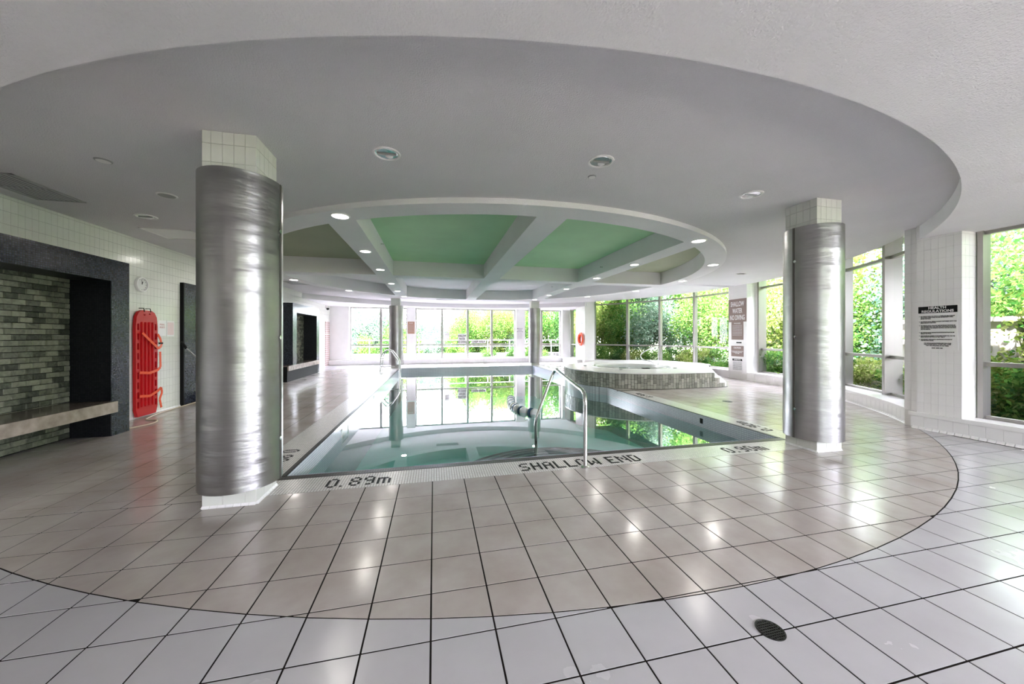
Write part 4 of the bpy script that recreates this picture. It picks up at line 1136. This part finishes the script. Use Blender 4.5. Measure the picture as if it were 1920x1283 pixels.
hr.append(('ONT. REG. 565', 0.021, 0, -0.298, K, 'CENTER', 0.85, 0.0008))
hs, mw = notice('regulations_sign', 'white health regulations sign with black header on the near right pillar', AX_WEST, (7.232, 3.655, 1.535), 0.42, 0.66, M['wtile_cool'], 'sign', hr, 0.005)
m = MB(); m.box(-0.205, 0.205, 0.222, 0.322, 0, 0.0055); me = m.mesh('header_bar', K); me.transform(mw); link('header_bar', me, hs)

# signs on the pillar by the whirlpool
notice('warning_sign', 'large brown SHALLOW WATER NO DIVING sign on the pillar right of the whirlpool', AX_WEST, (9.802, 9.66, 2.27), 0.70, 0.76, M['brown'], 'sign',
       [('SHALLOW\nWATER\nNO DIVING', 0.225, 0, -0.02, P_, 'CENTER', 0.49, 0.003)])
notice('rules_sign', 'tall plain brown notice below the large no diving sign', AX_WEST, (9.802, 9.66, 1.60), 0.46, 0.60, M['brown'], 'sign',
       [('POOL RULES', 0.055, 0, 0.24, P_, 'CENTER', 0.8, 0.001)] + [('PLEASE SHOWER BEFORE ENTERING THE POOL', 0.022, 0, 0.17 - 0.045*k, P_, 'CENTER', 0.8, 0) for k in range(8)])
notice('caution_sign', 'small brown CAUTION notice low on the pillar right of the whirlpool', AX_WEST, (9.802, 9.66, 0.92), 0.48, 0.35, M['brown'], 'sign',
       [('CAUTION', 0.07, 0, 0.11, P_, 'CENTER', 0.9, 0.001), ('CHILDREN UNDER TWELVE MUST BE\nACCOMPANIED BY AN ADULT\nAT ALL TIMES', 0.034, 0, -0.04, P_, 'CENTER', 0.8, 0.0005)])
nt_, mw = notice('spa_notice', 'white spa rules notice with black header, lowest on the whirlpool side pillar', AX_WEST, (9.802, 9.66, 0.47), 0.40, 0.42, M['paper'], 'sign',
       [('WHIRLPOOL', 0.06, 0, 0.165, P_, 'CENTER', 0.8, 0.001)] + [('NO PERSON SHALL ENTER THE SPA WITHOUT SHOWER', 0.022, 0, 0.09 - 0.035*k, K, 'CENTER', 0.62, 0) for k in range(8)])
m = MB(); m.box(-0.19, 0.19, 0.13, 0.20, 0.004, 0.0088); me = m.mesh('header_bar', K); me.transform(mw); link('header_bar', me, nt_)
m = MB(); m.box(-0.10, 0.10, -0.02, 0.02, 0, 0.006); me = m.mesh('small_plate', K); me.transform(on(AX_WEST, (9.802, 9.60, 1.205))); T(link('small_plate', me), 'tiny dark emergency plate between the two brown notices', 'sign')
# far end signs
notice('far_notice', 'tan framed notice on the far wall pier behind the left far column', AX_SOUTH, (-1.15, 18.695, 1.86), 0.34, 0.62, M['tan'], 'sign', [('RULES', 0.07, 0, 0.23, P_, 'CENTER', 1, 0.001)] + [('NO RUNNING NO FOOD', 0.035, 0, 0.14 - 0.06*k, P_, 'CENTER', 0.7, 0) for k in range(7)])
notice('window_sign', 'white SHALLOW WATER NO DIVING sign stuck on the far window', AX_SOUTH, (1.48, 18.985, 1.28), 0.44, 0.56, M['paper'], 'sign', [('SHALLOW\nWATER\nNO DIVING', 0.165, 0, -0.01, K, 'CENTER', 0.55, 0.003)], 0.006)
notice('deep_area_sign', 'white DEEP AREA sign stuck on the far window', AX_SOUTH, (2.38, 18.985, 1.12), 0.80, 0.17, M['paper'], 'sign', [('DEEP AREA', 0.165, 0, 0, K, 'CENTER', 0.85, 0.003)], 0.006)
notice('emergency_sign', 'grey printed EMERGENCY notice on the far pier left of the right far column', AX_SOUTH, (4.62, 18.695, 1.55), 0.42, 0.66, M['paper'], 'sign', [('EMERGENCY\nPHONE\nPROCEDURE', 0.085, 0, 0.20, mat('grey_ink', (0.3,0.28,0.33), 0.6), 'CENTER', 0.72, 0.001)] + [('IN CASE OF EMERGENCY', 0.03, 0, 0.02 - 0.045*k, bpy.data.materials['grey_ink'], 'CENTER', 0.8, 0) for k in range(7)])
notice('phone_notice', 'small white paper notice on the far window left of the SHALLOW WATER sign', AX_SOUTH, (0.68, 18.985, 1.45), 0.24, 0.34, M['paper'], 'notice', [('9-1-1', 0.09, 0, 0.05, bpy.data.materials['grey_ink'], 'CENTER', 0.8, 0.001)], 0.005)

# lifebuoy
c = empty('lifebuoy', (7.2, 16.30, 1.27)); T(c, 'orange ring lifebuoy hanging on the white pier beyond the whirlpool', 'lifebuoy')
m = MB(); m.tube([(7.165, 16.30 + 0.27*cos(2*pi*k/40), 1.27 + 0.27*sin(2*pi*k/40)) for k in range(40)], 0.062, 14, closed=True); m.build('ring', M['orange'], c)
m = MB()
for q in range(4):
    a0 = pi/4 + q*pi/2
    m.tube([(7.15, 16.30 + (0.335 + 0.05*sin(pi*k/8))*cos(a0 + pi/2*k/8), 1.27 + (0.335 + 0.05*sin(pi*k/8))*sin(a0 + pi/2*k/8)) for k in range(9)], 0.008, 6)
m.build('grab_line', M['paper'], c)
m = MB()
for q in range(4):
    a0 = pi/4 + q*pi/2; m.tube([(7.165, 16.30 + 0.27*cos(a0+t), 1.27 + 0.27*sin(a0+t)) for t in (-0.09, 0, 0.09)], 0.0645, 14)
m.build('band', M['orange'], c)
m = MB(); m.tube([(7.24, 16.30, 1.60), (7.10, 16.30, 1.60), (7.10, 16.30, 1.64)], 0.01, 8); m.build('hook', M['chrome'], c)
notice('buoy_sign', 'narrow white card above the orange lifebuoy', AX_WEST, (7.228, 16.30, 1.98), 0.18, 0.5, M['paper'], 'sign', [('RING\nBUOY', 0.06, 0, 0.1, bpy.data.materials['grey_ink'], 'CENTER', 0.8, 0.001)])

# pole leaning, cord, heap
c = empty('leaning_pole', (-4.6, 9.3, 0)); T(c, 'thin metal pole leaning on the navy mosaic panel', 'pole')
m = MB(); m.tube([(-4.90, 8.28, 1.22), (-4.42, 9.25, 0.06)], 0.011, 8); m.build('pole_tube', M['chrome'], c)
m = MB(); m.tube([(-4.93, 8.25, 1.30), (-4.88, 8.32, 1.17)], 0.026, 10); m.build('pole_grip', M['black'], c)
c = empty('coiled_hose', (-4.6, 9.3, 0)); T(c, 'heap of grey vacuum hose on the floor at the foot of the mosaic panel', 'hose')
m = MB(); pts = []
for k in range(90):
    a = 2*pi*k/18; r = 0.22 + 0.05*sin(k*0.7); pts.append((-4.58 + r*cos(a)*0.8, 9.30 + r*sin(a), 0.03 + 0.024*int(k/18) + 0.01*sin(k)))
m.tube(pts, 0.02, 8); m.build('hose_coil', M['grille'], c)
m = MB(); m.box(-4.85, -4.6, 8.75, 9.05, 0.0, 0.10); m.box(-4.80, -4.72, 8.8, 9.0, 0.10, 0.15); m.build('vacuum_head', M['rubber'], c)
m = MB(); m.tube(smooth_path([(-4.955, 12.3, 0.012), (-4.95, 9.0, 0.012), (-4.90, 7.6, 0.012), (-4.74, 7.05, 0.012), (-4.50, 7.0, 0.012), (-4.40, 6.75, 0.012), (-4.52, 6.45, 0.012)], 0.25, 8), 0.010, 8)
T(m.build('power_cable', M['cord']), 'beige cord running along the foot of the left wall past the rescue board', 'cord')

# floor drains
def drain(x, y, r, label):
    c = empty('floor_drain', (x, y, 0)); T(c, label, 'floor drain')
    m = MB(); m.lathe([(r, 0.0), (r, 0.003), (r*0.93, 0.004), (r*0.90, 0.002)], (x, y, 0), 36, cap=False); m.build('rim', M['iron'], c)
    m = MB(); m.lathe([(r*0.9, 0.001), (0.001, 0.001)], (x, y, 0), 36, cap=False); m.build('recess', M['black'], c)
    n = 9 if r > 0.05 else 4; m = MB()
    for k in range(n):
        t = (k + 0.5) / n * 2 - 1; w = sqrt(max(0, 1 - t*t)) * r*0.9
        m.box(x - w, x + w, y + t*r*0.9 - r*0.035, y + t*r*0.9 + r*0.035, 0.001, 0.0035); m.box(x + t*r*0.9 - r*0.035, x + t*r*0.9 + r*0.035, y - w, y + w, 0.001, 0.003)
    m.build('grate', M['iron'], c)
drain(1.575, 1.366, 0.062, 'black round cast iron floor drain in the pale foreground tiles')
drain(6.2, 6.37, 0.10, 'small dark floor drain on the deck between pool and right windows')

# ------------------------------------------------------------------ outdoors
gr = MB()
for b_ in ((-60, -3, -60, 90), (6.6, 80, -60, 90), (-3, 6.6, -60, 2), (-3, 6.6, 18, 90)): gr.box(b_[0], b_[1], b_[2], b_[3], -0.6, -0.25)
T(gr.build('garden_ground', M['lawn']), 'sunlit garden ground outside the windows', 'ground')['kind'] = 'structure'

def leaf_cloud(n, rad, size, seed, m, clumps=26, flat=1.0, name='foliage'):
    r = np.random.default_rng(seed)
    cc = r.normal(size=(clumps, 3)); cc /= np.linalg.norm(cc, axis=1)[:, None]; cc *= (r.random(clumps) ** 0.5 * 0.85)[:, None]
    idx = r.integers(0, clumps, n)
    p = cc[idx] + r.normal(size=(n, 3)) * 0.17
    p *= np.array(rad)
    u = r.normal(size=(n, 3)); u /= np.linalg.norm(u, axis=1)[:, None]
    w = r.normal(size=(n, 3)); v = np.cross(u, w); v /= np.linalg.norm(v, axis=1)[:, None]
    s = size * (0.6 + 0.8 * r.random(n))[:, None]
    V = np.empty((n, 4, 3)); V[:, 0] = p - u*s*0.6; V[:, 1] = p + v*s*0.32; V[:, 2] = p + u*s*0.6; V[:, 3] = p - v*s*0.32
    me = bpy.data.meshes.new(name)
    me.vertices.add(4*n); me.vertices.foreach_set('co', V.reshape(-1)); me.loops.add(4*n); me.loops.foreach_set('vertex_index', np.arange(4*n, dtype=np.int32))
    me.polygons.add(n); me.polygons.foreach_set('loop_start', np.arange(0, 4*n, 4, dtype=np.int32)); me.polygons.foreach_set('loop_total', np.full(n, 4, dtype=np.int32))
    me.materials.append(m); me.update(); me.validate()
    return me
LM = {}
for k, mm in (('green', M['leaf_green']), ('blue', M['leaf_blue']), ('yellow', M['leaf_yellow']), ('dark', M['leaf_dark'])):
    LM[k, 0] = leaf_cloud(15000, (1.8, 1.8, 2.0), 0.085, hash(k) % 97 + 1 if False else {'green': 3, 'blue': 5, 'yellow': 8, 'dark': 13}[k], mm, 30)
    LM[k, 1] = leaf_cloud(5500, (0.85, 0.85, 0.75), 0.065, {'green': 23, 'blue': 25, 'yellow': 28, 'dark': 33}[k], mm, 16)
    LM[k, 2] = leaf_cloud(7000, (2.6, 2.6, 2.4), 0.24, {'green': 43, 'blue': 45, 'yellow': 48, 'dark': 53}[k], mm, 34)
def trunk_mesh(seed, h, r):
    rr = random.Random(seed); m = MB(); x = y = 0; pts = [(0, 0, 0)]
    for k in range(1, 6): x += rr.uniform(-0.1, 0.1); y += rr.uniform(-0.1, 0.1); pts.append((x, y, h*k/5))
    m.tube(pts, r, 9, taper=0.35)
    for k in range(7):
        b = Vector(pts[rr.randint(2, 4)]); a = rr.uniform(0, 2*pi); l = rr.uniform(0.7, 1.5)
        m.tube([b, b + Vector((cos(a)*l*0.5, sin(a)*l*0.5, l*0.45)), b + Vector((cos(a)*l, sin(a)*l, l*0.8))], r*0.35, 6, taper=0.3)
    return m.mesh('trunk', M['bark'])
TM = [trunk_mesh(i, 3.4, 0.085 + 0.02*i) for i in range(3)]
def tree(x, y, kind, scale, zc, label, group, var=0, lean=0):
    t = empty('leafy_tree', (x, y, -0.25)); T(t, label, 'tree', group); t.scale = (scale,)*3; t.rotation_euler = (0, 0, random.uniform(0, 6.28))
    o = link('trunk', TM[random.randint(0, 2)], t, (0, 0, 0)); o.scale = (1, 1, max(0.5, zc/3.0))
    f = link('foliage', LM[kind, var], t, (0, 0, zc)); f.rotation_euler = (0, 0, random.uniform(0, 6.28)); f['kind'] = 'stuff'
def shrub(x, y, kind, scale, label, group, z=0.0):
    t = empty('leafy_shrub', (x, y, -0.25)); T(t, label, 'shrub', group); t.scale = (scale,)*3; t.rotation_euler = (0, 0, random.uniform(0, 6.28))
    m = bpy.data.meshes.get('shrub_stem')
    if m is None:
        q = MB()
        for k in range(5): a = 2*pi*k/5; q.tube([(0,0,0), (0.15*cos(a), 0.15*sin(a), 0.35), (0.35*cos(a), 0.35*sin(a), 0.75)], 0.014, 6, taper=0.4)
        m = q.mesh('shrub_stem', M['bark'])
    link('stem', m, t, (0,0,0)); f = link('foliage', LM[kind, 1], t, (0, 0, 0.55 + z)); f.rotation_euler = (0, 0, random.uniform(0, 6.28)); f['kind'] = 'stuff'
ORD = ['first', 'second', 'third', 'fourth', 'fifth', 'sixth', 'seventh', 'eighth', 'ninth', 'tenth', 'eleventh', 'twelfth', 'thirteenth', 'fourteenth', 'fifteenth', 'sixteenth', 'seventeenth', 'eighteenth', 'nineteenth', 'twentieth', 'twenty-first', 'twenty-second', 'twenty-third']
gt, gs = 'trees close outside the curved windows', 'shrubs close outside the curved windows'
kinds = ['green', 'yellow', 'green', 'blue', 'green', 'yellow', 'green', 'green', 'blue']
for i, a in enumerate(arc(-40, 50, 10)):
    r = 12.9 + random.uniform(-0.6, 0.9)
    tree(*polar(a + random.uniform(-2, 2), r), kinds[i % 9], random.uniform(1.0, 1.2), random.uniform(1.5, 2.3), 'bushy green tree just outside the curved windows, %s in the row from the near end' % ORD[i], gt)
for i, a in enumerate(arc(-44, 52, 12)):
    r = 16.6 + random.uniform(-0.8, 1.2)
    tree(*polar(a + random.uniform(-2, 2), r), kinds[(i*2) % 9], random.uniform(1.4, 1.8), random.uniform(1.6, 2.6), 'taller tree behind the front row outside the curved windows, %s from the near end' % ORD[i], 'second row trees beyond the curved windows')
for i, a in enumerate(arc(-40, 50, 20)):
    x, y = polar(a, 10.35 + random.uniform(-0.2, 0.4))
    if 4.0 < y < 9.3: x = min(x, 10.9)
    shrub(x, y, ['green', 'yellow', 'dark', 'green'][i % 4], random.uniform(0.75, 1.0), 'low leafy shrub at the foot of the curved windows, %s from the near end' % ORD[i], gs)
for i, (x, y) in enumerate(((9.5, 3.3), (9.4, 2.1), (9.7, 4.4), (9.5, 0.8), (10.8, 2.8), (10.9, 1.3))):
    shrub(x, y, ['green', 'dark', 'yellow', 'green'][i % 4], random.uniform(0.9, 1.1), 'leafy shrub outside the window right of the health regulations pillar, %s planted' % ORD[i], 'shrubs outside the near right window')
for i, (x, y) in enumerate(((14.5, 3.0), (15.5, 0.5), (17.0, 2.2), (16.5, 5.2), (18.5, -1.5), (15.2, 6.6))):
    tree(x, y, ['green', 'blue', 'green', 'yellow'][i % 4], random.uniform(1.1, 1.4), random.uniform(2.6, 3.2), 'green tree above the garden wall outside the near right window, %s of six' % ORD[i], 'trees outside the near right window')
for i, (x, y) in enumerate(((-6, -12), (-2.5, -11.5), (0.5, -9.6), (3.0, -9.9), (5.4, -9.5), (8, -10), (11.5, -11))):  # unseen trees, set close to green and dim the rear daylight
    tree(x, y, ['green', 'yellow', 'blue'][i % 3], 1.15, 1.7, 'unseen garden tree added behind the rear windows, %s in the row' % ORD[i], 'unseen trees added behind the rear windows')
m = MB(); m.box(-7, 8.0, -8.2, -5.5, -0.3, -0.12); T(m.build('rear_bounce_paving', M['stonepale']), 'unseen pale paving added outside the rear windows to bounce sunlight indoors', 'paving')['kind'] = 'structure'  # unseen paving added to bounce sunlight up to the ceiling
m = MB(); m.box(8.0, 13.5, -16, 0.2, -0.3, -0.12); T(m.build('side_bounce_paving', M['stonepale']), 'unseen pale paving added outside the near right windows to bounce sunlight indoors', 'paving')['kind'] = 'structure'  # unseen pale slab, put here to lift light onto the near ceiling
far = [(-6.5, 27.5, 'blue', 1.2, 1.9), (-9.8, 29.5, 'green', 1.3, 2.0), (-3.6, 29.5, 'blue', 1.15, 2.0), (-1.2, 33.0, 'blue', 1.3, 2.0), (1.4, 31.0, 'blue', 1.05, 1.9), (3.4, 29.0, 'blue', 1.25, 2.4), (5.0, 26.0, 'yellow', 1.1, 2.0),
       (7.0, 29.0, 'blue', 1.4, 2.3), (8.6, 26.0, 'green', 1.2, 2.3), (10.5, 24.5, 'green', 1.2, 2.4), (9.3, 22.4, 'dark', 0.95, 2.6), (11.8, 20.4, 'green', 1.2, 2.6), (12.5, 30.0, 'blue', 1.5, 2.4), (6.8, 23.6, 'green', 0.95, 2.7), (3.9, 24.6, 'green', 0.8, 3.2), (-13, 30, 'green', 1.3, 2.0), (-8.0, 26.0, 'yellow', 1.0, 1.8), (-5.0, 28.5, 'blue', 1.1, 1.8), (-2.4, 27.5, 'green', 0.85, 1.7), (0.2, 28.0, 'blue', 0.8, 1.7), (2.3, 26.5, 'green', 0.95, 2.3)]
for i, (x, y, k, s_, z) in enumerate(far):
    tree(x, y, k, s_, z, 'pale sunlit %s tree in the garden beyond the far windows, %s planted' % ({'yellow': 'yellowish', 'green': 'green', 'blue': 'grey-green', 'dark': 'dark'}[k], ORD[i]), 'trees beyond the far windows', 0)
for i, x in enumerate(arc(-12, 12, 16)):
    shrub(x + random.uniform(-0.4, 0.4), 25.5 + random.uniform(-0.3, 0.5), ['blue', 'green', 'dark', 'green'][i % 4], random.uniform(1.2, 1.5), 'low shrub behind the terrace railing, %s from the left' % ORD[i], 'shrubs beyond the far windows')
for i, x in enumerate((3.2, 4.6, 5.6, 6.6, 8.4, 8.9)):
    shrub(x, 20.8 + 0.3*(i % 2), ['green', 'dark', 'green'][i % 3], 0.7, 'low shrub close outside the far windows below DEEP AREA, %s from the left' % ORD[i], 'shrubs close outside the far windows')
# terrace railing beyond far windows
c = empty('terrace_railing', (0, 22.6, -0.25)); T(c, 'white metal terrace railing beyond the far windows', 'railing')
for z in (0.30, 0.75, 1.15):
    m = MB(); m.box(-14, 9.5, 22.58, 22.62, z, z + 0.045); m.build('rail', M['grille'], c)
for k in range(17):
    m = MB(); m.box(-14 + k*1.45, -13.95 + k*1.45, 22.57, 22.63, -0.25, 1.19); m.build('post', M['grille'], c)
m = MB(); m.box(-16, 9.5, 23.0, 23.3, -0.3, 0.25); T(m.build('terrace_wall', M['terrace']), 'low pale retaining wall behind the terrace railing', 'garden wall')
m = MB(); m.box(-16, 10, 19.4, 22.9, -0.27, -0.1); T(m.build('terrace_paving', M['terrace']), 'pale sunlit terrace paving outside the far windows', 'paving')['kind'] = 'structure'
# pale garden wall seen right of the near pillar
c = empty('garden_wall', (12.2, 6.0, -0.25)); T(c, 'pale stucco garden wall with recessed panels outside the near right window', 'garden wall')
m = MB(); m.box(12.0, 12.4, 4.88, 7.0, -0.3, 1.74); m.build('wall_body', M['stonepale'], c)
m = MB(); m.box(11.93, 12.45, 4.80, 7.05, 1.74, 1.84); m.build('coping', M['stonepale'], c)
for (y0, y1) in ((5.10, 6.2), (6.35, 6.9)):
    m = MB()
    for b_ in ((y0, y1, 1.20, 1.28), (y0, y0 + 0.08, -0.2, 1.2), (y1 - 0.08, y1, -0.2, 1.2)): m.box(11.96, 12.0, *b_)
    m.build('panel_molding', M['stonepale'], c)
m = MB(); m.box(12.1, 12.6, 4.45, 4.80, -0.3, 1.80); m.build('dark_block', M['stonedark'], c)  # dark box filling the gap beside the wall end
print('tris', sum(len(o.data.loop_triangles) or len(o.data.polygons) for o in S.objects if o.type == 'MESH'))
